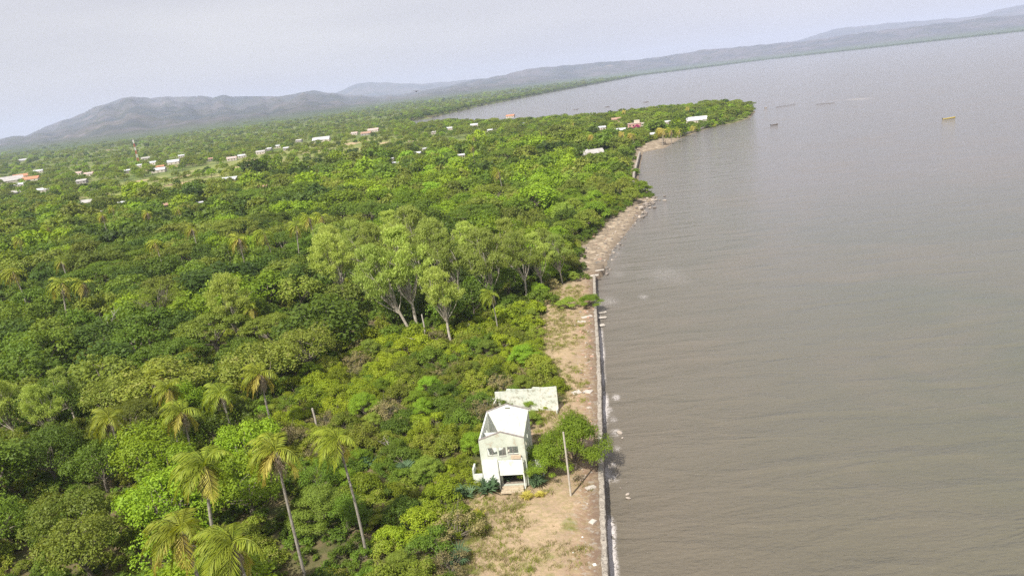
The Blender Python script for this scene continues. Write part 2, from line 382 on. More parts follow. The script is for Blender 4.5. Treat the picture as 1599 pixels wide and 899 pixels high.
for (px, py, rad, st) in [(1040, 428, 13, .44), (1000, 432, 8, .40), (1060, 437, 9, .42), (965, 428, 4.5, .46), (975, 415, 8, .40), (962, 395, 5, .46), (950, 470, 5, .5), (962, 675, 1.5, .62), (958, 745, 1.4, .62), (964, 700, 1.1, .6), (957, 725, 1.0, .6), (953, 640, 1.2, .6), (958, 655, 1.2, .6), (1340, 155, 22, .52), (1300, 158, 18, .44), (1240, 160, 16, .42), (1180, 163, 14, .4), (1005, 463, 2.4, .55), (962, 620, 1.2, .7)]:
    q = at(px, py, 0); foam = np.maximum(foam, st * np.exp(-((wx - q[0]) ** 2 + ((wy - q[1]) / 1.6) ** 2) / rad ** 2))
m = mat_new('sea_water'); g = N(m); pos = g.n('TexCoord').outputs['Object']
mpn = g.n('Mapping', {'Vector': pos, 'Rotation': (0, 0, R(24)), 'Scale': (1.0, 2.2, 1)}).outputs[0]
mps = g.n('Mapping', {'Vector': pos, 'Rotation': (0, 0, R(42)), 'Scale': (.06, .22, 1)}).outputs[0]
c = g.mix(g.ramp(g.noise(.012, pos, 3), .35, .65), (.160, .132, .099), (.138, .122, .090))
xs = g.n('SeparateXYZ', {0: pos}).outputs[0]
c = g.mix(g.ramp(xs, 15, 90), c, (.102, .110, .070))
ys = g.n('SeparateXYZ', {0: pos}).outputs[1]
c = g.mix(g.ramp(ys, 70, 300), c, (.172, .160, .151))  # paler and greyer offshore: silt tone with sky reflection put into the colour
c = g.mix(g.math('MULTIPLY', g.ramp(g.noise(.018, pos, 5, .6, 1.5), .46, .66), .35), c, (.19, .155, .122))
sw = g.noise(1.0, mps, 3, .5, .6)
c = g.mix(g.ramp(sw, .3, .7), g.mix(.16, c, (.08, .075, .05)), c)  # swell troughs darkened in the base colour, painting in their shading
fa = g.n('Attribute', attribute_name='foam').outputs['Fac']
fn0 = g.noise(1.7, g.n('Mapping', {'Vector': pos, 'Scale': (1, .8, 1)}).outputs[0], 6, .7, 1.2)
fn = g.math('SUBTRACT', 1.0, g.math('MULTIPLY', g.math('ABSOLUTE', g.math('SUBTRACT', fn0, .5)), 3.2))
ff = g.ramp(g.math('ADD', fa, fn), 1.32, 1.6)
c = g.mix(g.math('MULTIPLY', ff, .8), c, (.62, .58, .56))
b1 = g.n('Bump', {'Height': g.noise(1.0, mpn, 6, .68, .5), 'Strength': .75, 'Distance': .34}).outputs[0]
b2 = g.n('Bump', {'Height': sw, 'Strength': .55, 'Distance': 1.7, 'Normal': b1}).outputs[0]
g.out(g.n('BsdfPrincipled', {'Base Color': c, 'Roughness': g.math('ADD', .10, g.math('MULTIPLY', ff, .6)), 'IOR': 1.33, 'Normal': b2}).outputs[0])
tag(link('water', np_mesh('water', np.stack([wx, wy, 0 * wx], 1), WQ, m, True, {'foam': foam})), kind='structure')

# ------------------------------------------------------------------ sea wall
stone = mat_new('weathered_concrete'); g = N(stone); pos = g.n('TexCoord').outputs['Object']
c = g.mix(g.ramp(g.noise(1.4, pos, 6, .7), .4, .62), (.40, .36, .30), (.22, .19, .155))
c = g.mix(g.ramp(g.noise(5, pos, 4), .56, .66), c, (.11, .09, .075))
z = g.n('SeparateXYZ', {0: pos}).outputs[2]
c = g.mix(g.ramp(z, 1.3, .5), c, (.13, .11, .09))
bmp = g.n('Bump', {'Height': g.noise(3, pos, 6, .7), 'Strength': .8, 'Distance': .15}).outputs[0]
g.out(g.n('BsdfPrincipled', {'Base Color': c, 'Roughness': .9, 'Normal': bmp}).outputs[0])
def seawall(pts, wid, top, name, label, bottom=-1.0, seed=1):
    P = []; pts = [np.array(p) for p in pts]
    for a, b in zip(pts[:-1], pts[1:]):
        n = max(2, int(np.linalg.norm(b - a) / .45))
        P += [a + (b - a) * t for t in np.linspace(0, 1, n, endpoint=False)]
    P.append(pts[-1]); P = np.array(P); T = np.gradient(P, axis=0); T /= np.linalg.norm(T, axis=1)[:, None]
    Nn = np.stack([T[:, 1], -T[:, 0]], 1)
    prof = [(-wid / 2 - .06, .9), (-wid / 2, top - .08), (-wid / 2 + .08, top), (0, top + .02), (wid / 2 - .08, top), (wid / 2, top - .08), (wid / 2 + .05, .9), (wid / 2 + .22, bottom), (-wid / 2 - .06, bottom)]
    V = []; k = len(prof); rg = np.random.default_rng(seed)
    s = np.arange(len(P)) * .45
    chip = (vnoise(s / 1.2, s * 0, 4) - .5) * .22; wav = (vnoise(s / 7, s * 0, 9) - .5) * .3
    notch = np.where(vnoise(s / 3.1, s * 0 + 4, 2) > .8, -.3, 0)
    for i, p in enumerate(P):
        for j, (o, zz) in enumerate(prof):
            jj = rg.normal(0, .035); o2 = o + jj + (chip[i] if 1 <= j <= 3 else 0) * .7 + (wav[i] * .3 if j < 8 else 0)
            V.append((*(p + Nn[i] * o2), zz + (rg.normal(0, .03) + (wav[i] + notch[i]) * .4 if 1 <= j <= 5 else 0)))
    F = [(i * k + j, (i + 1) * k + j, (i + 1) * k + (j + 1) % k, i * k + (j + 1) % k) for i in range(len(P) - 1) for j in range(k)]
    me = bpy.data.meshes.new(name); me.from_pydata(V, [], F + [tuple(range(k)), tuple(range((len(P) - 1) * k, len(P) * k))[::-1]]); me.materials.append(stone)
    return tag(link(name, me), label, 'sea wall')
seawall([wall_ext] + wall_pts, .66, 1.85, 'sea_wall', 'long weathered concrete sea wall running up from the bottom edge beside the water')
seawall([at(*q, 1.2)[:2] for q in [(989, 290), (990, 275), (995, 255), (999, 240)]], 1.0, 2.6, 'sea_wall', 'short dark far sea wall behind the rocks and below the small beach', seed=5)

# ------------------------------------------------------------------ foliage building
def leaves(P, Nrm, size, aspect, jit, r):
    n = len(P)
    Nn = Nrm + r.normal(0, jit, (n, 3)); Nn /= np.linalg.norm(Nn, axis=1)[:, None] + 1e-9
    a = np.cross(Nn, r.normal(0, 1, (n, 3))); a /= np.linalg.norm(a, axis=1)[:, None] + 1e-9
    b = np.cross(Nn, a); s = size * r.uniform(.6, 1.3, n)[:, None]
    a = a * s; b = b * s * aspect
    V = np.stack([P - a * .5, P + b * .5 + a * .05, P + a * .55, P - b * .5 + a * .05], 1).reshape(-1, 3)
    return V
def hang(P, size, aspect, r, wind=(-.35, .1, -1)):
    n = len(P); d = np.array(wind) + r.normal(0, .38, (n, 3)); d /= np.linalg.norm(d, axis=1)[:, None]
    b = np.cross(d, r.normal(0, 1, (n, 3))); b /= np.linalg.norm(b, axis=1)[:, None]
    s = size * r.uniform(.6, 1.4, n)[:, None]
    return np.stack([P, P + d * s * .5 + b * s * aspect * .5, P + d * s, P + d * s * .5 - b * s * aspect * .5], 1).reshape(-1, 3)
def clump_pts(c, rad, n, r, zs=.75, fill=.25):
    d = r.normal(0, 1, (n, 3)); d[:, 2] = np.where((d[:, 2] < 0) & (r.random(n) < .6), -d[:, 2], d[:, 2]); d /= np.linalg.norm(d, axis=1)[:, None]
    q = np.where(r.random(n) < fill, r.uniform(.2, .8, n), r.uniform(.78, 1.08, n))[:, None]
    lump = (1 + .22 * np.sin(d[:, 0:1] * 5 + c[0]) * np.cos(d[:, 1:2] * 5 + c[1]))
    return c + d * q * rad * lump * np.array([1, 1, zs]), d
def limb(a, b, ra, rb, r, sag=.12, n=6):
    t = np.linspace(0, 1, n)[:, None]; Ln = np.linalg.norm(b - a); k = r.normal(0, sag * Ln, 3); k[2] = abs(k[2]) * .6
    P = a + (b - a) * t + k * (np.sin(t * math.pi)); return P, ra + (rb - ra) * t[:, 0]

def build_tree(kind, seed, lod=0):
    """returns crown verts, trunk verts/faces; unit tree: metres"""
    r = np.random.default_rng(seed * 101 + 5)
    CL = []; tr = []                                           # clumps (centre, radius)
    LS = [1, 1.75, 3.6][lod]; LN = [1, .36, .085][lod]
    size, asp, jit, per, zs, fill, hanging = .33, .6, .38, 34, .75, .18, False
    if kind == 'dome':
        Rr, H = r.uniform(4.6, 5.6), r.uniform(8.5, 10.5)
        for i in range(46):
            d = r.normal(0, 1, 3); d[2] = abs(d[2]) * .9 - .15; d /= np.linalg.norm(d)
            q = r.uniform(.6, .92); CL.append((np.array([0, 0, H - Rr * .95]) + d * np.array([Rr, Rr, Rr * .85]) * q, r.uniform(.9, 1.75)))
        trunk_h, tr_r = H * .25, .28
    elif kind == 'umbrella':
        Rr, H = 8.5, 10.0
        for i in range(85):
            a = r.uniform(0, 6.283); q = math.sqrt(r.random()); h = H - 2.1 * q * q - r.uniform(0, 1.0) * (1 if r.random() < .7 else 2.2)
            CL.append((np.array([math.cos(a) * q * Rr, math.sin(a) * q * Rr * r.uniform(.9, 1.1), h]), r.uniform(.8, 1.9)))
        zs, size, per, trunk_h, tr_r, asp = .38, .24, 34, H * .35, .42, .6
    elif kind == 'wispy':
        Rr, H = r.uniform(4.0, 5.0), r.uniform(19, 22)
        for i in range(64):
            q = r.random(); h = H * (.50 + .48 * q); w_ = Rr * 1.15 * (1 - .75 * (q - .35) ** 2 * 2.2) * r.uniform(.25, 1.0); a = r.uniform(0, 6.283)
            CL.append((np.array([math.cos(a) * w_ - 1.5 * q, math.sin(a) * w_, h]), r.uniform(.75, 1.5)))
        zs, size, per, trunk_h, tr_r, hanging, fill, asp = .95, .46, 30, H * .30, .27, True, .6, .36
    elif kind == 'spreading':
        Rr, H = 6.5, 14
        for i in range(60):
            d = r.normal(0, 1, 3); d[2] = abs(d[2]) - .2; d /= np.linalg.norm(d); q = r.uniform(.55, 1)
            CL.append((np.array([0, 0, H - 5.2]) + d * np.array([Rr, Rr, 4.6]) * q, r.uniform(.7, 1.4)))
        size, per, trunk_h, tr_r, fill = .26, 20, H * .42, .45, .4
    elif kind == 'feather':
        Rr, H = r.uniform(3.4, 4.2), r.uniform(5.0, 6.2)
        for i in range(44):
            a = r.uniform(0, 6.283); q = math.sqrt(r.random()); h = H * (.35 + .6 * (1 - q * q) * r.uniform(.75, 1))
            CL.append((np.array([math.cos(a) * q * Rr, math.sin(a) * q * Rr, h]), r.uniform(.6, 1.25)))
        for i in range(12): CL.append((np.array([r.normal(0, Rr * .2), r.normal(0, Rr * .2), H * r.uniform(.78, .95)]), r.uniform(.8, 1.3)))
        size, per, zs, trunk_h, tr_r, fill, asp = .20, 84, .6, H * .15, .12, .4, .45
    elif kind == 'shrub':
        Rr, H = r.uniform(1.9, 2.5), r.uniform(2.2, 3.0)
        for i in range(26):
            a = r.uniform(0, 6.283); q = math.sqrt(r.random()); h = H * (.15 + .7 * (1 - q * q) * r.uniform(.4, 1))
            CL.append((np.array([math.cos(a) * q * Rr, math.sin(a) * q * Rr, h]), r.uniform(.35, .8)))
        size, per, zs, trunk_h, tr_r, fill = .17, 72, .8, .3, .06, .3
    elif kind == 'twiggy':
        Rr, H = 2.2, 2.6
        for i in range(24):
            a = r.uniform(0, 6.283); q = math.sqrt(r.random()); h = H * (.3 + .6 * (1 - q * q) * r.uniform(.5, 1))
            CL.append((np.array([math.cos(a) * q * Rr, math.sin(a) * q * Rr, h]), r.uniform(.35, .8)))
        size, per, zs, trunk_h, tr_r, fill = .15, 22, .8, .2, .06, .7
    V = []
    for c, rad in CL:
        n = max(3, int(per * 3.1 * rad * rad * LN * (.25 / size * .3 / size) / (1 if not hanging else .2)))
        P, d = clump_pts(c, rad, n, r, zs, fill)
        if hanging: V.append(hang(P, size * LS, asp * (1 if lod == 0 else 1.4), r))
        else: V.append(leaves(P, d * .8 + np.array([0, 0, .45]), size * LS, asp, jit, r))
    V = np.concatenate(V)
    Q = np.arange(len(V)).reshape(-1, 4)
    TV, TF = [], []; off = 0
    def put(P, rad, k=6):
        nonlocal off
        v, f = tube_np(P, rad, k); TV.append(v); TF.extend([tuple(i + off for i in q) for q in f]); off += len(v)
    fork = np.array([r.normal(0, .2), r.normal(0, .2), trunk_h]) if kind != 'wispy' else np.array([r.normal(-.6, .6), r.normal(0, .4), trunk_h])
    if lod < 2:
        nl = {'dome': 12, 'umbrella': 16, 'wispy': 18, 'spreading': 18, 'feather': 14, 'shrub': 10, 'twiggy': 22}[kind]
        if lod == 1: nl = nl // 2
        P, rad = limb(np.array([0, 0, -.6]), fork, tr_r * 1.25, tr_r, r, .03); put(P, rad, 8)
        for i in r.choice(len(CL), min(nl, len(CL)), replace=False):
            P, rad = limb(fork * np.array([1, 1, r.uniform(.75, 1)]), CL[i][0], tr_r * .55, .025 if kind != 'twiggy' else .012, r, .10, 6); put(P, rad, 5)
            if kind in ('wispy', 'twiggy', 'spreading') and lod == 0:
                for _ in range(2):
                    s_ = P[r.integers(2, 5)]; e_ = CL[i][0] + r.normal(0, 1.1 if kind != 'twiggy' else .5, 3)
                    Q2, r2 = limb(s_, e_, tr_r * .2, .012, r, .1, 4); put(Q2, r2, 4)
    else:
        P, rad = limb(np.array([0, 0, -.6]), fork * 1.6, tr_r * 1.25, tr_r * .5, r, .03, 4); put(P, rad, 4)
    return V, Q, np.concatenate(TV), np.array(TF, np.int32)

# leaf material list per look
LOOK = {  # look -> (shape, leaf material, phrase, category, group)
 'bright': ('dome', 'bright', 'bright green dome-crowned tree', 'tree'),
 'mid': ('dome', 'mid', 'mid green round-crowned broadleaf tree', 'tree'),
 'dark': ('dome', 'dark', 'dark green dense-crowned tree', 'tree'),
 'olive': ('dome', 'olive', 'olive green lumpy-crowned tree', 'tree'),
 'tan': ('dome', 'tan', 'green tree flecked with tan blossom', 'tree'),
 'umbrella': ('umbrella', 'olive', 'wide flat umbrella-crowned olive green tree', 'tree'),
 'umbrella_dark': ('umbrella', 'mid', 'wide flat umbrella-crowned deep green tree', 'tree'),
 'wispy': ('wispy', 'pale', 'tall pale wispy tree', 'tree'),
 'spreading': ('spreading', 'olive', 'airy spreading tree with thick trunk', 'tree'),
 'feather': ('feather', 'feather', 'low light green feathery tree', 'tree'),
 'feather_bright': ('feather', 'vivid', 'low vivid green feathery tree', 'tree'),
 'yellow': ('shrub', 'yellow', 'yellow-green leafy shrub', 'shrub'),
 'scrub': ('shrub', 'scrub', 'olive scrub bush with brownish tips', 'shrub'),
 'bush': ('shrub', 'mid', 'mid green rounded bush', 'shrub'),
 'twiggy': ('twiggy', 'dry', 'dry brown twiggy bush', 'shrub'),
}
GROUP = {'tree': 'trees of the coastal wood', 'shrub': 'bushes of the scrub round the ruined house'}
MESH = {}
NV = {'dome': 5, 'umbrella': 2, 'wispy': 4, 'spreading': 1, 'feather': 3, 'shrub': 4, 'twiggy': 2}
def meshes(look, var, lod):
    k = (look, var, lod)
    if k not in MESH:
        shape, lm = LOOK[look][:2]
        gk = ('#' + shape, var, lod)
        if gk not in MESH: MESH[gk] = build_tree(shape, var + {'dome': 0, 'umbrella': 20, 'wispy': 30, 'spreading': 40, 'feather': 50, 'shrub': 60, 'twiggy': 70}[shape], lod)
        V, Q, TV, TF = MESH[gk]
        MESH[k] = (np_mesh('crown', V, Q, L[lm]), np_mesh('trunk', TV, TF, bark_pale if shape == 'wispy' else bark, True))
    return MESH[k]
NAMED = []                                                    # (object, look phrase, x, y) awaiting labels
def plant(look, x, y, scale=1, lod=0, var=None, zs=1, lean=0, name=None, label=None, z=None):
    shape, lm, phrase, cat = LOOK[look]
    var = random.randrange(NV[shape]) if var is None else var
    cm, tm = meshes(look, var, lod)
    nm = name or {'dome': 'broadleaf_tree', 'umbrella': 'umbrella_tree', 'wispy': 'casuarina_tree', 'spreading': 'spreading_tree', 'feather': 'feathery_tree', 'shrub': 'shrub', 'twiggy': 'dry_bush'}[shape]
    e = empty(nm, (x, y, float(gz(x, y)[0]) if z is None else z), random.uniform(0, 6.28) if shape != 'wispy' else random.uniform(-.5, .5))
    e.rotation_euler[1] = lean
    e.scale = (scale, scale, scale * zs)
    link('crown', cm, e); link('trunk' if cat == 'tree' else 'stems', tm, e)
    tag(e, label, cat, GROUP[cat])
    if not label: NAMED.append((e, phrase, x, y))
    return e

# ------------------------------------------------------------------ palms
def palm_meshes(seed, nf=22, fl=4.1, lean=(0, 0), H=11, dead=5, lod=0, wind=1.0):
    r = np.random.default_rng(seed)
    t = np.linspace(0, 1, 12)[:, None]; top = np.array([lean[0], lean[1], H])
    P = np.array([0, 0, -.5]) + (top - np.array([0, 0, -.5])) * t; P[:, 0] += lean[0] * .25 * np.sin(t[:, 0] * math.pi) * -1
    rad = .19 - .07 * t[:, 0]; rad[0] = .27
    tv, tf = tube_np(P, rad, 8)
    V = []; VY = []; VD = []; DV = []; DF = []; off = 0
    W = np.array([-.85, .25, .1]) * wind
    for i in range(nf + dead):
        isd = i >= nf
        a = i * 2.39996 + r.uniform(-.2, .2)
        el = (1.2 - 1.75 * (i / nf) + r.normal(0, .1)) if not isd else r.uniform(-1.3, -.9)
        Lf = fl * r.uniform(.85, 1.12) * (.8 if isd else 1)
        d = np.array([math.cos(a) * math.cos(el), math.sin(a) * math.cos(el), math.sin(el)])
        d = d + (W * .75 if not isd else 0); d /= np.linalg.norm(d)
        n = 16 if lod == 0 else 9; p = top.copy(); pts = [p.copy()]
        for k in range(n):
            f_ = k / n
            d = d + (np.array([0, 0, -1]) * (.13 + .12 * f_) + W * .05) * (16 / n); d /= np.linalg.norm(d); p = p + d * Lf / n; pts.append(p.copy())
        pts = np.array(pts); W = W * 1.0; T = np.gradient(pts, axis=0); T /= np.linalg.norm(T, axis=1)[:, None]
        yel = (not isd) and (el < -.05)
        dst = VD if isd else (VY if yel and r.random() < .72 else V)
        rep = 3 if lod == 0 else 1
        for k in range(1, n + 1):
            for q in range(rep):
                f_ = (k + q / rep) / n
                if f_ > 1: break
                o = pts[k] + (T[k] * Lf / n * q / rep)
                side = np.cross(T[k], [0, 0, 1]); side /= np.linalg.norm(side) + 1e-6
                ll = Lf * .30 * math.sin(min(1, f_ * 1.15 + .12) * math.pi * .9) + .12
                for sg in (-1, 1):
                    dd = side * sg * .8 + T[k] * .55 + np.array([0, 0, -.55]) + W * .35 + r.normal(0, .12, 3); dd /= np.linalg.norm(dd)
                    if isd: dd = T[k] * .8 + side * sg * .25 + r.normal(0, .15, 3)
                    wd = T[k] * (.06 if lod == 0 else .15)
                    e_ = o + dd * ll; mid = o + dd * ll * .5 + np.array([0, 0, .03])
                    dst.append([o - wd * .5, mid - wd, e_, mid + wd])
        rv, rf = tube_np(pts, np.linspace(.045, .012, len(pts)), 4 if lod == 0 else 3)
        if isd: DV.append(rv); DF += [tuple(j + off for j in f) for f in rf]; off += len(rv)
        else:
            q = rv.reshape(len(pts), -1, 3)
            for k in range(len(pts) - 1): 
                m_ = q.shape[1]
                for j in range(m_): dst.append([q[k, j], q[k, (j + 1) % m_], q[k + 1, (j + 1) % m_], q[k + 1, j]])
    nq, ny = len(V), len(VY)
    A = np.array(V + VY).reshape(-1, 3)
    crown = np_mesh('crown', A, np.arange(len(A)).reshape(-1, 4), mats=[L['palm'], L['palmy']], mi=[0] * nq + [1] * ny)
    D = np.array(VD).reshape(-1, 3); DVc = np.concatenate(DV) if DV else np.zeros((0, 3))
    allV = np.concatenate([D, DVc]); nD = len(D)
    Qd = np.concatenate([np.arange(nD).reshape(-1, 4), np.array(DF, int) + nD])
    deadm = np_mesh('dead_fronds', allV, Qd, frond_dead)
    return crown, np_mesh('trunk', tv, np.array(tf), bark_palm, True), deadm
PALM = {}; YP = {}
def palm(px, py, H, label, sc_=1, var=0, lod=0, lean=(0, 0)):
    """px,py: the crown's heart in the photograph; the palm stands where a trunk of height H puts it"""
    key = (var, lod)
    if key not in PALM:
        ln = [(.8, .5), (-.9, .3), (.2, -.6), (-1.4, .8)][var % 4]
        PALM[key] = (palm_meshes(200 + var, nf=[30, 24, 26, 32][var % 4], lean=ln, H=11, dead=[5, 7, 9, 4][var % 4], lod=lod), ln)
    (cm, tm, dm), ln = PALM[key]
    hs = H / 11; q = at(px, py, 2 + H)
    x, y = q[0] - ln[0] * sc_, q[1] - ln[1] * sc_
    e = empty('coconut_palm', (x, y, float(gz(x, y)[0])), random.uniform(-.45, .45)); e.scale = (sc_, sc_, hs)
    link('trunk', tm, e)
    # the crown keeps its own proportions on a longer or shorter trunk
    for nm, me in (('crown', cm), ('dead_fronds', dm)):
        o = link(nm, me, e); s = sc_ / hs; o.scale = (1, 1, s); o.location = (0, 0, 11 - 11 * s)
    if py < 215 and var in (0, 3):
        for ch in e.children:
            if ch.name.startswith('crown'):
                if 'y' not in YP: YP['y'] = {}
                if var not in YP['y']: m2 = ch.data.copy(); m2.materials[0] = L['palmy']; YP['y'][var] = m2
                ch.data = YP['y'][var]
    tag(e, label, 'palm tree', 'coconut palms among the trees')
    return e
DH = 4
PALMS = [  # px, py, H, scale, var, lod, label
 (318, 722, 14, 1.25, 0, 0, 'large coconut palm with a full windswept crown of drooping yellow fronds, above the lowest pair'),
 (272, 828, 15, 1.15, 3, 0, 'yellow-fronded palm at the bottom edge, the one farther from the house of the lowest pair'),
 (362, 838, 15, 1.15, 1, 0, 'bottom edge palm beside a yellow-fronded one, with brown hanging dead fronds'),
 (432, 697, 17.5, 1.0, 2, 0, 'palm on a long bare curving grey trunk that reaches down to the bottom edge'),
 (526, 681, 15, .95, 1, 0, 'thin-crowned palm on a tall bare trunk, nearest palm to the white house'),
 (405, 578, 12, 1.0, 2, 0, 'palm with a grey skirt of dead fronds, tallest above the scrub edge'),
 (340, 610, 11.5, .95, 1, 0, 'palm with a white-stalked drooping crown, right beside the one with a heavy dead skirt'),
 (282, 636, 11.5, 1.0, 2, 0, 'palm with a heavy skirt of pale dead fronds and a swept yellow-green top'),
 (262, 600, 12, .9, 0, 0, 'windswept palm showing mostly its green top, just behind the heavy-skirted one'),
 (246, 580, 9, .8, 3, 0, 'small palm tuft peeping out behind the cluster of four windswept palms'),
 (165, 648, 11, .95, 1, 0, 'lone palm with white frond stalks, standing apart from the others over dark broadleaf trees'),
 (388, 478, 9, .85, 3, 0, 'short palm growing in front of the drooping pale tree with the bare trunk'),
 (765, 455, 9, .8, 1, 0, 'slender palm with hanging brown fronds on a thin trunk, by the path of bare sand'),
 (413, 362, 12, 1.0, 3, 1, 'palm nearest the tall wispy trees of the pair with golden drooping fronds'),
 (374, 370, 12, 1.0, 2, 1, 'golden drooping palm, farther from the wispy trees than its close neighbour'),
 (462, 350, 12, .9, 0, 1, 'palm with dead skirt at the start of the row of three behind the wispy trees'),
 (482, 338, 12, .9, 1, 1, 'middle palm of the row of three behind the wispy trees'),
 (500, 335, 12, .9, 2, 1, 'last palm of the row of three, touching the wispy trees'),
 (20, 422, 11, .95, 3, 1, 'palm at the far left edge with yellow spreading fronds'),
 (96, 440, 11, 1.05, 0, 1, 'bigger palm of the close pair in the dark wood at the left'),
 (127, 440, 10, .9, 2, 1, 'smaller palm of the close pair in the dark wood at the left'),
 (93, 405, 10, .8, 1, 1, 'palm tuft right behind the close pair in the dark wood'),
 (30, 372, 11, .8, 0, 1, 'palm between the left edge and the broad flat-topped dark tree'),
 (240, 378, 11, .8, 3, 1, 'upright green palm tuft under the flat olive canopy'),
 (298, 355, 11, .8, 1, 1, 'palm standing beside the darkest round tree behind the olive canopy'),
 (230, 330, 10, .8, 2, 1, 'palm with light fronds near the small brown roofs'),
 (277, 325, 10, .75, 3, 1, 'palm right before the red-brown roof'),
 (75, 352, 10, .8, 3, 1, 'palm leaning out of the front rim of the broad flat-topped dark tree'),
 (160, 335, 10, .8, 2, 1, 'palm near the pale grey gable roof'),
 (175, 322, 10, .75, 0, 1, 'palm tuft beyond the one near the pale grey gable roof'),
 (740, 212, 13, .95, 1, 1, 'tall far palm rising over the canopy in front of the bay'),
 (738, 228, 12, .9, 2, 1, 'far palm just below the tallest one in front of the bay'),
 (778, 265, 12, .9, 1, 1, 'single slim palm standing over the mid canopy, halfway to the bay'),
 (1031, 199, 8, 1.0, 3, 1, 'yellow palm beside the small white beach house'),
 (1035, 200, 8, 1.1, 0, 1, 'larger yellow palm just behind the beach awning'),
 (1048, 198, 8, 1.0, 2, 1, 'palm over the wooden piles of the beach shelter'),
 (1060, 195, 8, .9, 1, 1, 'palm between the beach shelter and the long white roof'),
 (1083, 190, 7, .8, 3, 1, 'low yellow palm in front of the long white roof'),
 (986, 208, 8, .9, 3, 1, 'yellow palm in front of the pink house'),
 (972, 207, 8, .8, 0, 1, 'palm tuft on the inland side of the pink house'),
 (925, 212, 8, .9, 3, 1, 'yellow palm between the pink house and the wide grey roof'),
 (975, 173, 8, .8, 0, 1, 'palm behind the small red-brown house on the spit'),
 (1075, 168, 8, .8, 3, 1, 'palm in the middle of the wooded spit'),
 (895, 190, 9, .8, 1, 1, 'palm near the bay shore before the spit narrows'),
 (845, 205, 9, .8, 2, 1, 'palm in the canopy short of the spit'),
]
for px, py, H, s, v, lod, lab in PALMS: palm(px, py, H + (2 if py < 215 else (3 if lod == 1 else 0)), lab, s * (.97 if lod == 0 else 1.25), v, lod)

# ------------------------------------------------------------------ hero trees
def base(px, py): q = at(px, py, 2.0); return float(q[0]), float(q[1])
def hero(look, px, py, s, label=None, **k):
    x, y = base(px, py); HERO.append((x, y, {'wispy': 3.2, 'umbrella': 5, 'spreading': 5}.get(LOOK[look][0], 3) * s)); return plant(look, x, y, s, label=label, **k)
HERO = []
hero('wispy', 652, 510, 1.15, 'tallest pale wispy tree with a straight white trunk at the scrub edge', var=0)
hero('wispy', 641, 516, 1.05, 'pale wispy tree whose bare trunk leans inland, beside the tallest white-trunked one', var=1, lean=R(-14))
hero('wispy', 547, 476, 1.0, 'wispy tree with a grey slanting trunk against dark shade, inland of the white-trunked ones', var=2, lean=R(-8))
hero('wispy', 703, 528, .85, 'wispy tree with a thin reddish trunk, standing forward in the scrub', var=3)
hero('wispy', 724, 478, .92, 'wispy tree with a short white trunk just behind the thin-trunked one', var=0, lean=R(-7))
for px, py, s, v in [(878, 440, .62, 1), (860, 428, .7, 3), (805, 440, .85, 0), (775, 480, .95, 1), (600, 452, 1.0, 3), (575, 440, .9, 1), (822, 462, .85, 3), (848, 452, .75, 0), (690, 450, .95, 2), (745, 440, .9, 3), (660, 430, 1.0, 1), (625, 420, .9, 0), (530, 440, .85, 2), (520, 420, .8, 3)]:
    hero('wispy', px, py, s, var=v)
hero('wispy', 377, 538, .85, 'drooping pale green tree with a bare whitish trunk, above the small palm', var=2)
hero('wispy', 87, 700, .62, 'small pale wispy tree with a forked trunk in the dark wood near the left edge', var=3)
hero('wispy', 30, 690, .6, var=1); hero('wispy', 120, 660, .55, var=0)
hero('spreading', 262, 518, 1.0, 'airy spreading tree on a thick dark trunk, rising beside the white dead snag')
for px, py, s, l_, lb in [(58, 395, 1.25, 'umbrella_dark', 'broadest flat-topped deep green tree, at the left edge of the wood'), (150, 400, .9, 'umbrella_dark', None), (375, 385, 1.15, 'umbrella', 'broad flat-topped olive tree just behind the golden palms'), (290, 420, .95, 'umbrella', None), (195, 450, .9, 'umbrella', None),
                          (430, 372, .8, 'umbrella', None), (110, 430, .8, 'umbrella', None), (230, 400, .8, 'umbrella_dark', None)]:
    hero(l_, px, py, s, lb, lod=1)
hero('feather_bright', 898, 728, 1.22, 'vivid green feathery tree overhanging the sea wall beside the white house', zs=1.15, var=1)
hero('feather_bright', 846, 742, .75, 'small vivid green feathery tree against the side of the white house', zs=1.1, var=1)
hero('feather_bright', 921, 476, .75, 'vivid green bush growing over the far end of the long sea wall', zs=.7)
hero('feather', 886, 478, .72, 'pale green feathery bush joined to the vivid one by the wall end', zs=.6)
hero('feather', 985, 312, 1.15, 'light feathery tree at the tip above the rocks', lod=1)
hero('dark', 325, 415, .8, 'darkest round tree, behind the flat olive canopy', lod=1)

# ------------------------------------------------------------------ houses (defined first: the wood keeps clear of them)
white = simple('white_paint', (.68, .69, .64), (.55, .58, .51), .7, .8, c3=(.34, .36, .29), s3=1.3)
whitebright = simple('bright_white_paint', (.76, .77, .74), (.66, .70, .63), .8, .75, c3=(.52, .58, .48), s3=1.4)
mint = simple('faded_mint_paint', (.56, .59, .50), (.45, .48, .39), .9, .85, c3=(.42, .33, .25), s3=.9)
roofs = {'white': simple('white_sheet_roof', (.56, .56, .58), (.42, .42, .44), .3, .5, c3=(.42, .36, .32), s3=.15), 'grey': simple('grey_fibre_roof', (.42, .40, .38), (.32, .30, .28), .4),
         'rust': simple('rusty_sheet_roof', (.30, .16, .10), (.38, .26, .2), .5), 'orange': simple('orange_tile_roof', (.48, .22, .11), (.36, .17, .10), .5),
         'pink': simple('faded_pink_roof', (.45, .30, .27), (.5, .4, .36), .5)}
wallm = {'cream': simple('cream_render', (.55, .50, .42), (.42, .37, .3)), 'pinkw': simple('pink_render', (.50, .27, .24), (.42, .24, .21)), 'block': simple('grey_block', (.33, .31, .29), (.24, .22, .21))}
darkm = simple('dark_opening', (.03, .028, .025), (.02, .02, .02)); wood = simple('grey_wood', (.22, .18, .14), (.13, .10, .08), 3)
HOUSES = []
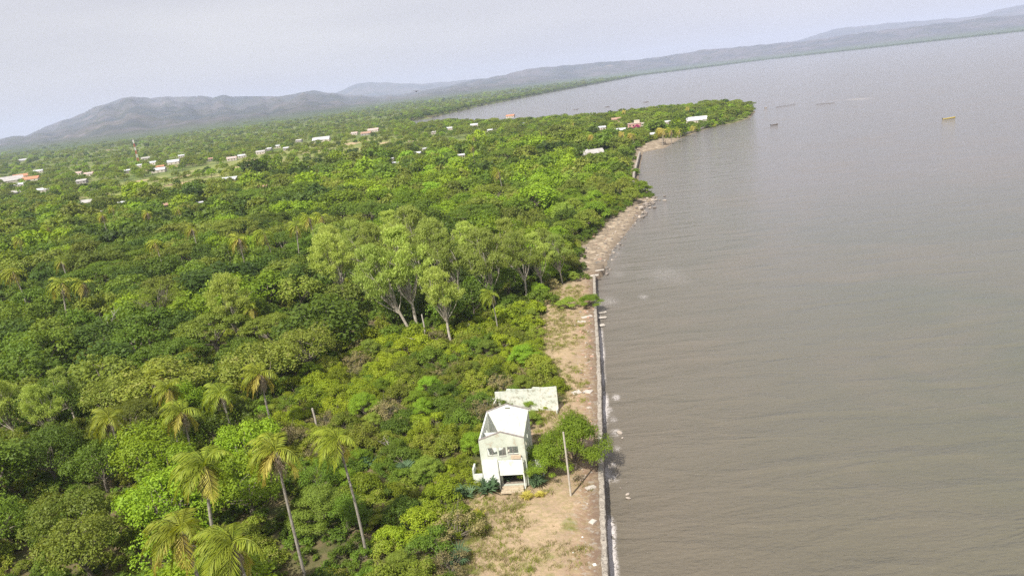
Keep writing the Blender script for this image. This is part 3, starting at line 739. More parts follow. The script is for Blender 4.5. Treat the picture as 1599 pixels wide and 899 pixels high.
def cottage(px, py, wpx, roof, wl, label, ratio=.7, gable=True, rot=None, h=2.9, z=None):
    q = at(px, py, 4.6); dist = math.hypot(q[0], q[1]); w_ = wpx * .88 * dist / FPX; d = w_ * ratio
    rot = random.uniform(-.35, .35) if rot is None else rot
    e = empty('cottage', (q[0], q[1], 1.6), rot - math.atan2(q[0], q[1]) * .6)
    b = MB(); b.box(-w_ / 2, w_ / 2, -d / 2, d / 2, 0, h); b.build('wall', wallm[wl], e)
    b = MB(); rh = .22 * d if gable else .1 * d; o = .35
    if gable:
        P = [(-d / 2 - o, h - .05), (0, h + rh), (d / 2 + o, h - .05), (d / 2 + o, h + .07), (0, h + rh + .14), (-d / 2 - o, h + .07)]
        V = [(x, y, zz) for x in (-w_ / 2 - o, w_ / 2 + o) for (y, zz) in P]; n = 6
        b.add(V, [tuple(range(n)), tuple(range(2 * n - 1, n - 1, -1))] + [(i, i + n, (i + 1) % n + n, (i + 1) % n) for i in range(n)])
        for sx in (-1, 1):
            x0 = sx * (w_ / 2 - .02); x1 = x0 - sx * .2
            V = [(x, y, zz) for x in (x0, x1) for y, zz in ((-d / 2, h - .01), (d / 2, h - .01), (0, h + rh - .03))]
            b.add(V, [(0, 1, 2), (5, 4, 3), (0, 3, 4, 1), (1, 4, 5, 2), (2, 5, 3, 0)])
    else:
        V = [(x, y, zz) for x in (-w_ / 2 - o, w_ / 2 + o) for y, zz in ((-d / 2 - o, h + .02), (d / 2 + o, h + rh), (d / 2 + o, h + rh + .12), (-d / 2 - o, h + .14))]
        b.add(V, [(0, 1, 2, 3), (7, 6, 5, 4), (0, 4, 5, 1), (1, 5, 6, 2), (2, 6, 7, 3), (3, 7, 4, 0)])
    b.build('roof', roofs[roof], e)
    b = MB(); b.box(-.5, .5, -d / 2 - .06, -d / 2 + .02, 0, 2.1); b.build('door', wood, e)
    for sx in (-1, 1):
        x = sx * w_ * .3; b = MB(); b.box(x - .6, x + .6, -d / 2 - .04, -d / 2 + .02, 1.0, 2.1); f = b.build('window', darkm, e)
    tag(e, label, 'house', 'houses scattered among the trees')
    HOUSES.append((px, py, wpx, dist, q[0], q[1], max(w_, d)))
    return e
H_ = [
 (13, 282, 38, 'grey', 'cream', 'wide grey roof at the left edge of the village'), (33, 275, 20, 'orange', 'cream', 'house with the brightest orange tile roof, beside the wide grey roof'),
 (49, 279, 22, 'orange', 'cream', 'orange-roofed house on the seaward side of the brightest orange roof'), (30, 288, 14, 'white', 'cream', 'tiny white roof below the orange tile roofs'),
 (68, 296, 17, 'white', 'cream', 'small white roof standing before dark trees near the left edge'), (20, 301, 18, 'grey', 'block', 'low grey roof nearest the left edge below the village'),
 (35, 250, 10, 'white', 'cream', 'farthest white roof at the left, alone in the plain'), (132, 316, 26, 'grey', 'cream', 'pale grey gable roof at the far rim of the broad flat dark tree'),
 (122, 270, 11, 'pink', 'cream', 'small faded pink roof above the green field'), (139, 271, 13, 'pink', 'cream', 'larger faded pink roof next to the small pink one'),
 (128, 282, 14, 'grey', 'block', 'grey roof just below the two faded pink roofs'), (60, 267, 12, 'white', 'cream', 'whitish roof between the orange roofs and the pink roofs'),
 (199, 266, 10, 'white', 'block', 'little white roof alone below the radio mast'), (217, 258, 9, 'white', 'cream', 'tiny white hut at the foot of the radio mast'),
 (238, 254, 14, 'white', 'cream', 'white roof first on the seaward side of the radio mast'), (269, 253, 22, 'white', 'cream', 'largest white roof near the radio mast'),
 (248, 265, 20, 'white', 'cream', 'long white roof below the small orange one near the mast'), (250, 260, 12, 'orange', 'cream', 'small orange roof between two white roofs near the mast'),
 (227, 247, 12, 'grey', 'cream', 'grey roof behind the radio mast'), (283, 243, 9, 'white', 'cream', 'small white roof beyond the largest white one by the mast'),
 (362, 247, 15, 'pink', 'cream', 'pale pinkish roof beside a white one on the far edge of the field'), (378, 243, 13, 'white', 'cream', 'white roof beside the pale pinkish one on the far edge of the field'),
 (327, 248, 10, 'rust', 'block', 'little rusty roof inland of the pinkish and white pair'), (359, 280, 26, 'white', 'cream', 'bright white roof in front of the field, seen over feathery trees'),
 (257, 320, 18, 'rust', 'cream', 'red-brown roof among palms'), (312, 316, 9, 'white', 'block', 'narrow white roof behind the olive flat-topped tree'), (190, 316, 11, 'white', 'block', 'small white roof between the grey gable and the red-brown roof'),
 (162, 330, 11, 'grey', 'block', 'small grey roof nearest in the row before the village'),
 (502, 218, 28, 'white', 'cream', 'long bright white roof at the middle of the far village'), (407, 237, 14, 'grey', 'cream', 'grey roof at the inland end of the middle cluster'),
 (420, 232, 9, 'white', 'block', 'small white roof right of the grey one in the middle cluster'), (433, 228, 10, 'white', 'cream', 'white roof behind the middle cluster'), (447, 231, 9, 'white', 'block', 'small whitish block at the seaward end of the middle cluster'),
 (467, 219, 10, 'grey', 'block', 'grey block house short of the long bright white roof'), (553, 208, 12, 'pink', 'cream', 'pale roof at the start of the reddish cluster'), (572, 208, 17, 'rust', 'block', 'reddish-brown roof, nearest of the reddish cluster'),
 (583, 203, 18, 'pink', 'cream', 'wide faded roof, farthest of the reddish cluster'), (483, 262, 8, 'white', 'cream', 'tiny white roof in the canopy above a pale one'), (445, 269, 8, 'grey', 'cream', 'tiny grey roof in the canopy'),
 (410, 291, 16, 'rust', 'block', 'red-brown roof hidden behind the row of three palms'), (611, 247, 9, 'white', 'cream', 'small white roof, upper of a close pair in the mid canopy'), (618, 254, 11, 'white', 'cream', 'small white roof, lower of a close pair in the mid canopy'),
 (651, 239, 15, 'white', 'cream', 'white roof standing alone seaward of the close pair'), (663, 232, 7, 'white', 'cream', 'tiny white roof just beyond the lone white one'), (720, 242, 12, 'white', 'cream', 'bright white roof in the canopy in front of the tall far palms'),
 (702, 200, 11, 'white', 'cream', 'white roof near the head of the bay'), (741, 195, 14, 'white', 'cream', 'brighter white roof on the bay side of the tall far palms'), (765, 203, 9, 'white', 'cream', 'small white roof seaward of the tall far palms'),
 (677, 206, 8, 'grey', 'cream', 'dull grey roof near the head of the bay'), (797, 181, 14, 'orange', 'cream', 'orange roof right on the bay shore'),
 (923, 239, 40, 'grey', 'cream', 'wide pale grey roof near the shore before the small beach'), (913, 235, 9, 'white', 'cream', 'tiny white roof touching the wide pale grey one'), (939, 199, 14, 'white', 'cream', 'white roof inland of the pink house'),
 (962, 186, 16, 'rust', 'pinkw', 'small red-brown house on the inner side of the spit'), (968, 203, 20, 'white', 'cream', 'long pale roof in front of the pink house'),
 (1023, 209, 16, 'white', 'cream', 'small white-roofed beach house on the sand'), (1042, 190, 10, 'white', 'cream', 'small bright white roof behind the yellow palms'), (1088, 187, 34, 'white', 'cream', 'long white roof by the water toward the tip of the spit'),
]
for a in H_: cottage(*a)
# pink flat-roofed house
q = at(992, 195, 3.5)
e = empty('pink_house', (q[0], q[1], 1.6), -.25)
b = MB(); b.box(-6.5, 5, -4, 4, 0, 3.2); b.build('wall', wallm['pinkw'], e)
b = MB(); b.box(-6.9, 5.3, -4.3, 4.3, 3.2, 3.4); b.build('roof', roofs['pink'], e)
b = MB(); b.box(-1, 4, 0, 3.6, 3.4, 5.9); b.build('upper_storey', wallm['cream'], e)
b = MB(); b.box(5.0, 9, -3, 3, 0, 3.1); b.build('side_room', wallm['cream'], e)
for x in (-4.5, -1.5, 1.5, 6.5):
    b = MB(); b.box(x - .6, x + .6, -4.06 if x < 5 else -3.06, -3.95 if x < 5 else -2.95, 1, 2.2); b.build('window', darkm, e)
tag(e, 'pink flat-roofed house with a pale upper room, on the spit', 'house'); HOUSES.append((992, 197, 34, math.hypot(q[0], q[1]), q[0], q[1], 14))
# bougainvillea
V, Q, TV, TF = build_tree('shrub', 64, 1)
qq = at(993, 199, 2)
e = empty('bougainvillea', (qq[0], qq[1] - 4, 1.6)); e.scale = (1.5, 1.2, 1.3); link('crown', np_mesh('crown', V, Q, L['pink']), e); link('stems', np_mesh('stems', TV, TF, bark), e)
tag(e, 'magenta flowering bush in front of the pink house', 'shrub')
# beach awning on piles
q = at(1040, 211, 2.2); e = empty('beach_shelter', (q[0], q[1], .4), -.5)
b = MB(); b.box(-6, 6, -2, 2, 2.6, 2.75); b.build('roof', roofs['pink'], e)
for x in (-5.5, -1.8, 1.8, 5.5):
    for y in (-1.7, 1.7):
        b = MB(); b.box(x - .12, x + .12, y - .12, y + .12, -.5, 2.6); b.build('post', wood, e)
tag(e, 'long reddish awning on posts beside the beach house', 'shelter')
for i, (px, py) in enumerate([(1053, 211), (1057, 209), (1061, 208), (1066, 206), (1071, 203), (1039, 224), (1075, 202)]):
    q = at(px, py, 1); b = MB(); b.tube([(0, 0, -2), (random.uniform(-.2, .2), 0, 1.2), (random.uniform(-.3, .3), 0, 3.0)], [.16, .15, .13]); o = b.build('mooring_pile', wood); o.location = (q[0], q[1], 0)
    tag(o, ('dark wooden pile alone off the tip of the small beach' if i == 5 else 'dark wooden pile on the spit shore, %s from the beach shelter' % ['nearest', 'second', 'third', 'fourth', 'fifth', '', 'farthest'][i]), 'pile', 'wooden piles along the spit shore')
# low retaining wall along the spit shore
seawall([at(*q, .6)[:2] for q in [(1058, 215), (1072, 209), (1090, 204), (1108, 197), (1130, 193)]], .7, 1.7, 'shore_wall', 'low pale stone wall along the spit under the long white roof', seed=9)

# ------------------------------------------------------------------ the ruined house
fw = 5.9; dp = 8.3; ang = R(-7)
pA = at(757, 761, 1.65)                                         # foot of the facade, its inland corner
hz = 1.6
ruin = empty('ruined_house', (pA[0], pA[1], hz), ang)
EV, AP = 6.9, 7.9; th = .2
def gable_wall(name, y, mat, holes=(), ev=EV, ap=AP, base_z=0.0):
    xs = sorted({0, fw / 2, fw, *[h[0] for h in holes], *[h[1] for h in holes]})
    b = MB()
    top = lambda x: ev + (ap - ev) * (1 - abs(x - fw / 2) / (fw / 2))
    for x0, x1 in zip(xs[:-1], xs[1:]):
        hh = sorted([h for h in holes if h[0] <= x0 + 1e-6 and h[1] >= x1 - 1e-6], key=lambda h: h[2]); z0 = base_z
        for h in hh: b.prism([(x0, z0), (x1, z0), (x1, h[2]), (x0, h[2])], y, y + th); z0 = h[3]
        b.prism([(x0, z0), (x1, z0), (x1, top(x1)), (x0, top(x0))], y, y + th)
    return b.build(name, mat, ruin)
gable_wall('front_gable_wall', 0, mint, [(.95, 2.25, 4.7, 5.75), (2.45, 3.4, 4.5, 5.75), (3.6, 5.0, 4.75, 5.8), (2.55, 5.5, .3, 2.1)])
gable_wall('back_gable_wall', dp, whitebright, [(2.7, 3.4, 7.15, 7.4)])
b = MB()
for y0, y1, z0, z1 in [(th, 1.4, 0, EV), (1.4, 2.6, 0, 4.0), (1.4, 2.6, 5.6, EV), (2.6, 5, 0, EV), (5, 6.2, 0, 4.2), (5, 6.2, 5.6, EV), (6.2, dp, 0, EV)]: b.box(0, th, y0, y1, z0, z1)
b.build('side_wall', white, ruin)
b = MB()
for y0, y1, z0, z1 in [(th, 1.2, 0, EV), (1.2, 2.2, 0, 3.9), (1.2, 2.2, 5.6, EV), (2.2, 3.4, 0, EV), (3.4, 4.4, 0, 3.9), (3.4, 4.4, 5.6, EV), (4.4, dp, 0, EV)]: b.box(fw - th, fw, y0, y1, z0, z1)
b.build('side_wall', mint, ruin)
b = MB(); b.box(th, 2.6, 2.9, 3.05, 3.2, EV - .5); b.box(2.6, 3.4, 2.9, 3.05, 5.6, EV - .5); b.box(3.4, fw - th, 2.9, 3.05, 3.2, EV - .5); b.build('partition_wall', whitebright, ruin)
b = MB(); b.box(th, fw - th, th, dp, 3.0, 3.2); b.build('upper_floor', simple('old_floor', (.55, .5, .42), (.4, .36, .3)), ruin)
b = MB(); b.box(th, fw - th, th, dp, 0, .28); b.build('ground_floor', simple('dusty_floor', (.3, .25, .2), (.2, .17, .14)), ruin)
trimm = simple('weathered_coping', (.30, .26, .24), (.2, .17, .16))
for y in (0, dp):
    for s in (0, 1):
        b = MB(); x0, x1 = (0, fw / 2) if s == 0 else (fw / 2, fw); za, zb = (EV, AP) if s == 0 else (AP, EV)
        b.prism([(x0, za + .002), (x1, zb + .002), (x1, zb + .07), (x0, za + .07)], y - .04, y + th + .04); b.build('coping', trimm, ruin)
# window mullions and frames
for x0, x1, z0, z1 in [(.95, 2.25, 4.7, 5.75), (2.45, 3.4, 4.5, 5.75), (3.6, 5.0, 4.75, 5.8)]:
    b = MB(); b.box(x0, x1, -.03, .05, z0 - .09, z0 - .004); b.box(x0 + (x1 - x0) * .48, x0 + (x1 - x0) * .52, .05, .1, z0, z1); b.build('window_frame', trimm, ruin)
# balcony front, flush panels between the columns
b = MB(); b.box(2.35, 5.35, -.62, -.5, 2.05, 4.15); b.box(2.35, 5.35, -.5, -.003, 2.05, 2.2); b.build('balcony_parapet', whitebright, ruin, .015)
b = MB(); b.box(.15, 2.1, -.55, -.45, 1.1, 4.0); b.box(.15, 2.1, -.45, -.003, 3.85, 4.0); b.build('porch_panel', whitebright, ruin, .015)
b = MB(); b.box(.15, 5.35, -.5, -.003, 4.3, 4.34); 
for x in (2.1, 5.35):
    b = MB(); b.box(x, x + .16, -.68, -.46, 0, 4.4); b.build('column', white, ruin, .01)
for i in range(3):
    b = MB(); b.box(2.3 + .05 * i, 5.3 - .05 * i, -1.5 + .4 * i - .0, -1.1 + .4 * i - .004, -.1, .10 + .13 * i); b.build('step', simple('step_%s' % 'abc'[i], (.50, .42, .3), (.38, .31, .22)), ruin)
b = MB(); b.box(4.0, 5.3, -.44, -.2, 4.2, 4.7); b.build('sill_ledge', simple('stained_render', (.52, .42, .30), (.42, .33, .24)), ruin)
# lean-to wall stubs on the sea side
b = MB(); b.box(fw + .003, fw + 1.9, 2.0, 2.15, 0, 2.6); b.box(fw + 1.75, fw + 1.9, 2.15, 6.5, 0, 2.2); b.build('lean_to_wall', white, ruin)
b = MB(); b.box(-1.3, -1.1, -.2, 1.4, 0, 2.9); b.box(-1.1, -.003, -.2, -.05, 0, 2.2); b.build('porch_side_wall', white, ruin)
tag(ruin, 'roofless two-storey white house in ruins with gable walls, beside the bare sand', 'house')
pB = at(776, 640, 1.6); pC = at(872, 639, 1.6); ln = float(np.linalg.norm(pC[:2] - pB[:2]))
ann = empty('ruined_annex', (pB[0], pB[1] - .5, 1.55), math.atan2(pC[1] - pB[1], pC[0] - pB[0]))
annm = mat_new('peeling_render'); g = N(annm); pos = g.n('TexCoord').outputs['Object']
c = g.mix(g.ramp(g.noise(.7, pos, 5), .35, .65), (.66, .65, .57), (.50, .54, .47)); c = g.mix(g.ramp(g.noise(1.5, pos, 7, .75), .50, .62), c, (.30, .29, .22))
c = g.mix(g.ramp(g.noise(6, pos, 3), .68, .74), c, (.16, .14, .11)); g.out(g.n('BsdfPrincipled', {'Base Color': c, 'Roughness': .9}).outputs[0])
b = MB(); b.prism([(0, 0), (ln, 0), (ln, 4.2), (ln * .8, 4.05), (ln * .62, 4.15), (ln * .6, 3.85), (ln * .42, 3.8), (ln * .2, 3.9), (ln * .18, 3.5), (0, 3.4)], 0, .2); b.build('long_wall', annm, ann)
b = MB(); b.box(ln - .2, ln - .003, -1.2, -.003, 0, .6); b.box(0, .2, -2.0, -.003, 0, 2.2); b.build('cross_wall', annm, ann)
b = MB(); b.prism([(-2.2, 0), (-.003, 0), (-.003, 2.4), (-2.2, 1.9)], .1, .25); b.build('broken_wall', annm, ann)
tag(ann, 'long peeling whitewashed wall of a fallen annex behind the ruined house', 'ruin')

# bare pole
q = at(891, 770, 2.0); b = MB(); b.tube([(0, 0, -.8), (-.02, 0, 3), (-.06, .05, 6), (-.12, .05, 8.9)], [.14, .13, .12, .11], 10)
o = b.build('bare_pole', simple('pole_concrete', (.50, .46, .39), (.36, .32, .26), 1.5), None, 0, True); o.location = (q[0], q[1], 1.6); tag(o, 'bare leaning concrete pole standing in the sand beside the house', 'pole')
# leafless trunks
for px, py, h, lb in [(494, 665, 3.6, 'short bare pale palm stump in the scrub near the thin-crowned palm'), (664, 522, 5.0, 'straight dead post-like trunk beside the tallest white-trunked tree')]:
    q = at(px, py, 2); b = MB(); b.tube([(0, 0, -.5), (.05, 0, h / 2), (-.1, 0, h)], [.2, .17, .15], 9); o = b.build('leafless_tree', bark_dead, None, 0, True); o.location = (q[0], q[1], 1.6); tag(o, lb, 'dead tree')
def snag(px, py, H, seed, label, spread=.55, name='dead_tree'):
    r = np.random.default_rng(seed); b = MB(); q = at(px, py, 2)
    def grow(p, d, ln_, rad, dep):
        n = 5; P = [p]; 
        for i in range(n): d = d + r.normal(0, .12, 3) + np.array([0, 0, .03]); d /= np.linalg.norm(d); P.append(P[-1] + d * ln_ / n)
        b.tube(P, np.linspace(rad, rad * .55, n + 1), 6)
        if dep: 
            for _ in range(2 if dep < 3 else 3): grow(P[-1 - r.integers(0, 2)], d + r.normal(0, spread, 3) * np.array([1, 1, .6]), ln_ * r.uniform(.6, .85), rad * .55, dep - 1)
    grow(np.array([0, 0, -.5]), np.array([-.1, 0, 1.]), H * .42, H * .024, 3)
    o = b.build(name, bark_dead, None, 0, True); o.location = (q[0], q[1], 1.6); tag(o, label, 'dead tree')
snag(192, 530, 12, 3, 'white dead snag with bare forked limbs, by the airy spreading tree')
snag(200, 612, 9, 4, 'low tangle of bleached dead branches above the palm cluster', .9)
snag(655, 540, 5.5, 6, 'small bleached dead tree with curling arms in front of the white-trunked trees', .9)
snag(742, 520, 4, 8, 'little twisted dead tree between the thin-trunked tree and the slender palm', .9)
snag(610, 700, 3.5, 9, 'brown fallen dead limbs sprawling in the scrub inland of the house', 1.3, 'dead_tree')
snag(688, 700, 3, 11, 'dry bare branches crossing the scrub beside the house front', 1.4, 'dead_tree')

# fan plants
def fan_mesh(seed, n=34, ln_=1.1):
    r = np.random.default_rng(seed); V = []
    for i in range(n):
        a = r.uniform(0, 6.28); el = r.uniform(.15, 1.4); d = np.array([math.cos(a) * math.cos(el), math.sin(a) * math.cos(el), math.sin(el)]); s = np.cross(d, [0, 0, 1.]); s /= np.linalg.norm(s) + 1e-6
        Lx = ln_ * r.uniform(.6, 1.1); o = np.array([r.normal(0, .25), r.normal(0, .25), r.uniform(0, .5)])
        for k in range(5):
            aa = (k - 2) * .28; dk = d * math.cos(aa) + s * math.sin(aa); w_ = np.cross(dk, np.cross(s, d)); w_ = w_ / (np.linalg.norm(w_) + 1e-6) * .06
            m0 = o + dk * Lx * .5; e_ = o + dk * Lx + np.array([0, 0, -.22 * Lx]); V.append([o + d * Lx * .1 * 0, m0 - w_, e_, m0 + w_])
    V = np.array(V).reshape(-1, 3); return np_mesh('fan_plant', V, np.arange(len(V)).reshape(-1, 4), L['fan'])
fm = [fan_mesh(i) for i in range(3)]
for i, (px, py, s, lb) in enumerate([(572, 722, 1.5, 'blue-green fan-leaved plant, inland one of three in the scrub'), (636, 732, 1.6, 'blue-green fan-leaved plant in the middle of the scrub, nearest the fallen limbs'), (655, 792, 1.4, 'blue-green fan-leaved plant toward the bottom of the scrub'),
                      (765, 762, 2.0, 'large dark spiky plant at the inland front corner of the white house'), (722, 772, 1.6, 'dark spiky plant a little inland of the house corner one'), (716, 872, 1.6, 'spiky green plant at the edge of the sand near the bottom'), (838, 752, 1.6, 'spiky plant at the seaward front corner of the white house'), (786, 745, 1.5, 'spiky plant against the porch panel of the white house')]):
    q = at(px, py, 2); o = link('fan_plant', fm[i % 3], None, (q[0], q[1], 1.55), i * 1.3); o.scale = (s, s, s); tag(o, lb, 'plant', 'fan-leaved plants near the house')
for i, (px, py, s, lb) in enumerate([(745, 800, 1.0, 'withered yellow plant at the edge of the sand below the dark spiky one'), (823, 772, 1.0, 'yellowing plant beside the house steps'), (842, 770, .8, 'small yellow plant seaward of the house steps')]):
    q = at(px, py, 2); o = link('dry_plant', fm[i % 3].copy(), None, (q[0], q[1], 1.6), i * 2.1); o.data.materials[0] = L['palmy']; o.scale = (s, s, s * .7); tag(o, lb, 'plant', 'withered plants near the house')

# ------------------------------------------------------------------ the wood: scatter
cand = []
def scatter(rmin, rmax, spacing, amin=-42, amax=34):
    n = int((rmax ** 2 - rmin ** 2) * .5 * R(amax - amin) / (spacing ** 2) * 2.2)
    a = rng.uniform(R(amin), R(amax), n); r_ = np.sqrt(rng.uniform(rmin ** 2, rmax ** 2, n)); return np.stack([r_ * np.sin(a), r_ * np.cos(a)], 1)
def thin(P, sp, occ=None):
    cell = {}; out = []; occ = occ if occ is not None else []
    g_ = max(sp) if hasattr(sp, '__len__') else sp
    for i, p in enumerate(P):
        s = sp[i] if hasattr(sp, '__len__') else sp; k = (int(p[0] // g_), int(p[1] // g_)); ok = True
        for dx in (-1, 0, 1):
            for dy in (-1, 0, 1):
                for q in cell.get((k[0] + dx, k[1] + dy), ()):
                    if (q[0] - p[0]) ** 2 + (q[1] - p[1]) ** 2 < s * s: ok = False; break
                if not ok: break
            if not ok: break
        if ok: cell.setdefault(k, []).append(p); out.append(i)
    return out
WISPZ = gp([(520, 455), (560, 500), (640, 520), (720, 520), (860, 445), (870, 400), (740, 400), (560, 390)])
def zone_ok(P, m_=0.0):
    sd = sdist(P[:, 0], P[:, 1]); k = sd > m_
    return k & ~inpoly(P[:, 0], P[:, 1], BARE) & ~inpoly(P[:, 0], P[:, 1], BEACH2), sd
def hide_house(P, h, rad):
    """True where a tree would hide one of the roofs or stand in a house"""
    bad = np.zeros(len(P), bool); top = pix(np.column_stack([P, np.full(len(P), 2.) + h])); bot = pix(np.column_stack([P, np.full(len(P), 2.)])); dist = np.hypot(P[:, 0], P[:, 1]); wpx = rad / dist * FPX
    for (px, py, w_, d, x, y, s) in HOUSES:
        bad |= np.hypot(P[:, 0] - x, P[:, 1] - y) < s * .55 + rad * .8
        bad |= (dist < d) & (np.abs(top[:, 0] - px) < w_ * .42 + wpx * .62) & (top[:, 1] < py + 1) & (bot[:, 1] > py)
    return bad
# individual trees and bushes
P = scatter(34, 620, 6.0); rr_ = np.hypot(P[:, 0], P[:, 1]); P = P[np.argsort(rng.random(len(P)))]
ok, sd = zone_ok(P, 2.5); P = P[ok]
inS = inpoly(P[:, 0], P[:, 1], SCRUB); inF = inpoly(P[:, 0], P[:, 1], FIELD); inC = inpoly(P[:, 0], P[:, 1], FEATH); inL = inpoly(P[:, 0], P[:, 1], LOWB); inW = inpoly(P[:, 0], P[:, 1], WISPZ)
nz = fbm(P[:, 0] / 30, P[:, 1] / 30, 3, 77); nz2 = rng.random(len(P)); dist = np.hypot(P[:, 0], P[:, 1])
looks = []; scl = []; sp = []
for i in range(len(P)):
    a_ = nz2[i]; v = nz[i]
    if inS[i]: looks.append(None); scl.append(0); sp.append(99.0); continue
    if inF[i]:
        looks.append('feather' if a_ < .3 else ('olive' if a_ < .36 else None)); scl.append(.8 if a_ < .3 else .5); sp.append(12); continue
    if inC[i]: looks.append(['feather', 'feather_bright', 'bright', 'mid', 'tan'][min(4, int(a_ * 5.2))]); s = rng.uniform(.8, 1.2) if looks[-1].startswith('f') else rng.uniform(.5, .7); scl.append(s); sp.append(5.0); continue
    if inL[i]: looks.append(['mid', 'bright', 'dark', 'feather'][int(a_ * 4)]); scl.append(rng.uniform(.42, .6) if looks[-1] != 'feather' else .9); sp.append(4.2); continue
    if inW[i]: looks.append('dark' if a_ < .5 else 'mid'); scl.append(rng.uniform(.5, .75)); sp.append(6); continue
    if dist[i] < 112 and P[i, 0] < -12 and a_ < .72:
        looks.append(['bright', 'bright', 'mid', 'bright', 'feather_bright'][int(a_ * 6.9)]); scl.append(rng.uniform(.9, 1.35)); sp.append(7.6); continue
    if P[i, 0] < -50 and dist[i] > 115: v -= .07
    big = .85 + .95 * rng.random() ** 1.8
    if v < .42: l_ = ['mid', 'dark', 'mid', 'umbrella_dark', 'olive'][int(a_ * 5)]
    elif v < .55: l_ = ['bright', 'mid', 'tan', 'olive', 'bright', 'umbrella'][int(a_ * 6)]
    else: l_ = ['bright', 'bright', 'tan', 'mid', 'feather_bright'][int(a_ * 5)]
    if l_.startswith('umb'): s = rng.uniform(.65, 1.0); q_ = 10 * s / .8
    elif l_.startswith('fea'): s = rng.uniform(1.2, 1.7); q_ = 6.5 * s / 1.2
    else: s = big; q_ = 7.2 * s
    looks.append(l_); scl.append(s); sp.append(q_)
scl = np.array(scl); sp = np.array(sp)
farther = np.where(dist > 135, 1.25, 1.0); scl = scl * farther; sp = sp * farther
m_ = np.array([l_ is not None for l_ in looks]); idx = np.where(m_)[0]
hx = np.array(HERO)
ht = np.array([0 if looks[i] is None else {'dome': 9.5, 'umbrella': 10, 'feather': 5.6}[LOOK[looks[i]][0]] * scl[i] for i in range(len(P))])
rad = np.array([0 if looks[i] is None else {'dome': 5, 'umbrella': 8, 'feather': 3.8}[LOOK[looks[i]][0]] * scl[i] for i in range(len(P))])
keep = np.ones(len(P), bool)
keep &= ~((segdist(P[:, 0], P[:, 1], BARE) < rad * .75) | (segdist(P[:, 0], P[:, 1], BEACH2) < rad * .7) | (segdist(P[:, 0], P[:, 1], wall_edge, False) < rad * .8))
for x, y, q_ in HERO: keep &= np.hypot(P[:, 0] - x, P[:, 1] - y) > q_ * .8 + 1
keep &= ~((dist > 180) & hide_house(P, ht, rad))
# keep the ruined house, the tall trees' trunks and the hero palms in sight
tp = pix(np.column_stack([P, 2 + ht * .9]))
for (x0, y0, x1, y1) in [(735, 600, 960, 800), (600, 470, 760, 560), (505, 690, 548, 835), (425, 705, 485, 899), (480, 620, 520, 665)]:
    bp = pix(np.column_stack([P, 2 + ht * 0])); wp = rad / dist * FPX * .8
    keep &= ~((tp[:, 0] + wp > x0) & (tp[:, 0] - wp < x1) & (tp[:, 1] < y1) & (bp[:, 1] > y1) & (tp[:, 1] > y0 - 60))
for (px, py, H, s, v, lod, lab) in PALMS:
    if True:
        d_ = math.hypot(*at(px, py, 2 + H)[:2]); rw = 2.6 * s * FPX / d_
        for rnd in range(4):
            bad = (dist < d_ + 1) & (np.abs(tp[:, 0] - px) < rw * 1.1 + rad / dist * FPX * .5) & (tp[:, 1] < py + rw * .9) & (bp[:, 1] > py)
            if rnd == 3: keep &= ~bad
            else: f_ = np.where(bad & (scl > .45), .82, 1.0); scl = scl * f_; ht = ht * f_; rad = rad * f_; sp = sp * np.where(bad, .93, 1); tp = pix(np.column_stack([P, 2 + ht * .95]))
idx = np.array([i for i in idx if keep[i]])
sel = thin([tuple(P[i]) for i in idx], [float(sp[i]) for i in idx]); idx = idx[sel]
pxl = pix(np.column_stack([P[idx], 2 + ht[idx] * .6])); inview = (pxl[:, 0] > -70) & (pxl[:, 0] < PW + 60) & (pxl[:, 1] < PH + 90) & (pxl[:, 1] > 0) & (pxl[:, 2] > 0)
idx = idx[inview]
show = rad[idx] / dist[idx]; order = np.argsort(-show)
NT = 225
for j, o_ in enumerate(order[:NT]):
    i = idx[o_]; plant(looks[i], float(P[i, 0]), float(P[i, 1]), float(scl[i]), lod=0 if dist[i] < 150 else 1, zs=min(1.15, 1.0 / max(.8, scl[i]) ** .55))
rest = idx[order[NT:]]
# bushes in the scrub
Pb = scatter(50, 230, 2.7, -30, 14); ok, _ = zone_ok(Pb, 1.5); inSb = inpoly(Pb[:, 0], Pb[:, 1], SCRUB); Pb = Pb[ok & inSb]
lx = (Pb[:, 0] - pA[0]) * math.cos(-ang) - (Pb[:, 1] - pA[1]) * math.sin(-ang); ly = (Pb[:, 0] - pA[0]) * math.sin(-ang) + (Pb[:, 1] - pA[1]) * math.cos(-ang)
Pb = Pb[~((lx > -2.2) & (lx < fw + 2) & (ly > -6.5) & (ly < dp + 7))]
selb = thin([tuple(p) for p in Pb], 3.05); Pb = Pb[selb]; db = np.hypot(Pb[:, 0], Pb[:, 1]); Pb = Pb[np.argsort(db)]
nb_ = fbm(Pb[:, 0] / 9, Pb[:, 1] / 9, 2, 5)
BUSHREST = []
for i, p in enumerate(Pb):
    a_ = rng.random(); v = nb_[i]
    l_ = 'yellow' if v > .53 else ('scrub' if v > .38 else 'bush')
    if a_ < .09: l_ = 'twiggy'
    elif a_ < .3: l_ = ['scrub', 'yellow', 'bush'][int(a_ * 50) % 3]
    elif a_ < .48 and i < 200: l_ = 'feather' if a_ < .41 else 'feather_bright'
    if i < 230: plant(l_, float(p[0]), float(p[1]), float(rng.uniform(.8, 1.5)) * (1 if l_ not in ('feather', 'feather_bright') else .5), 0 if i < 150 else 1)
    else: BUSHREST.append((p, l_))

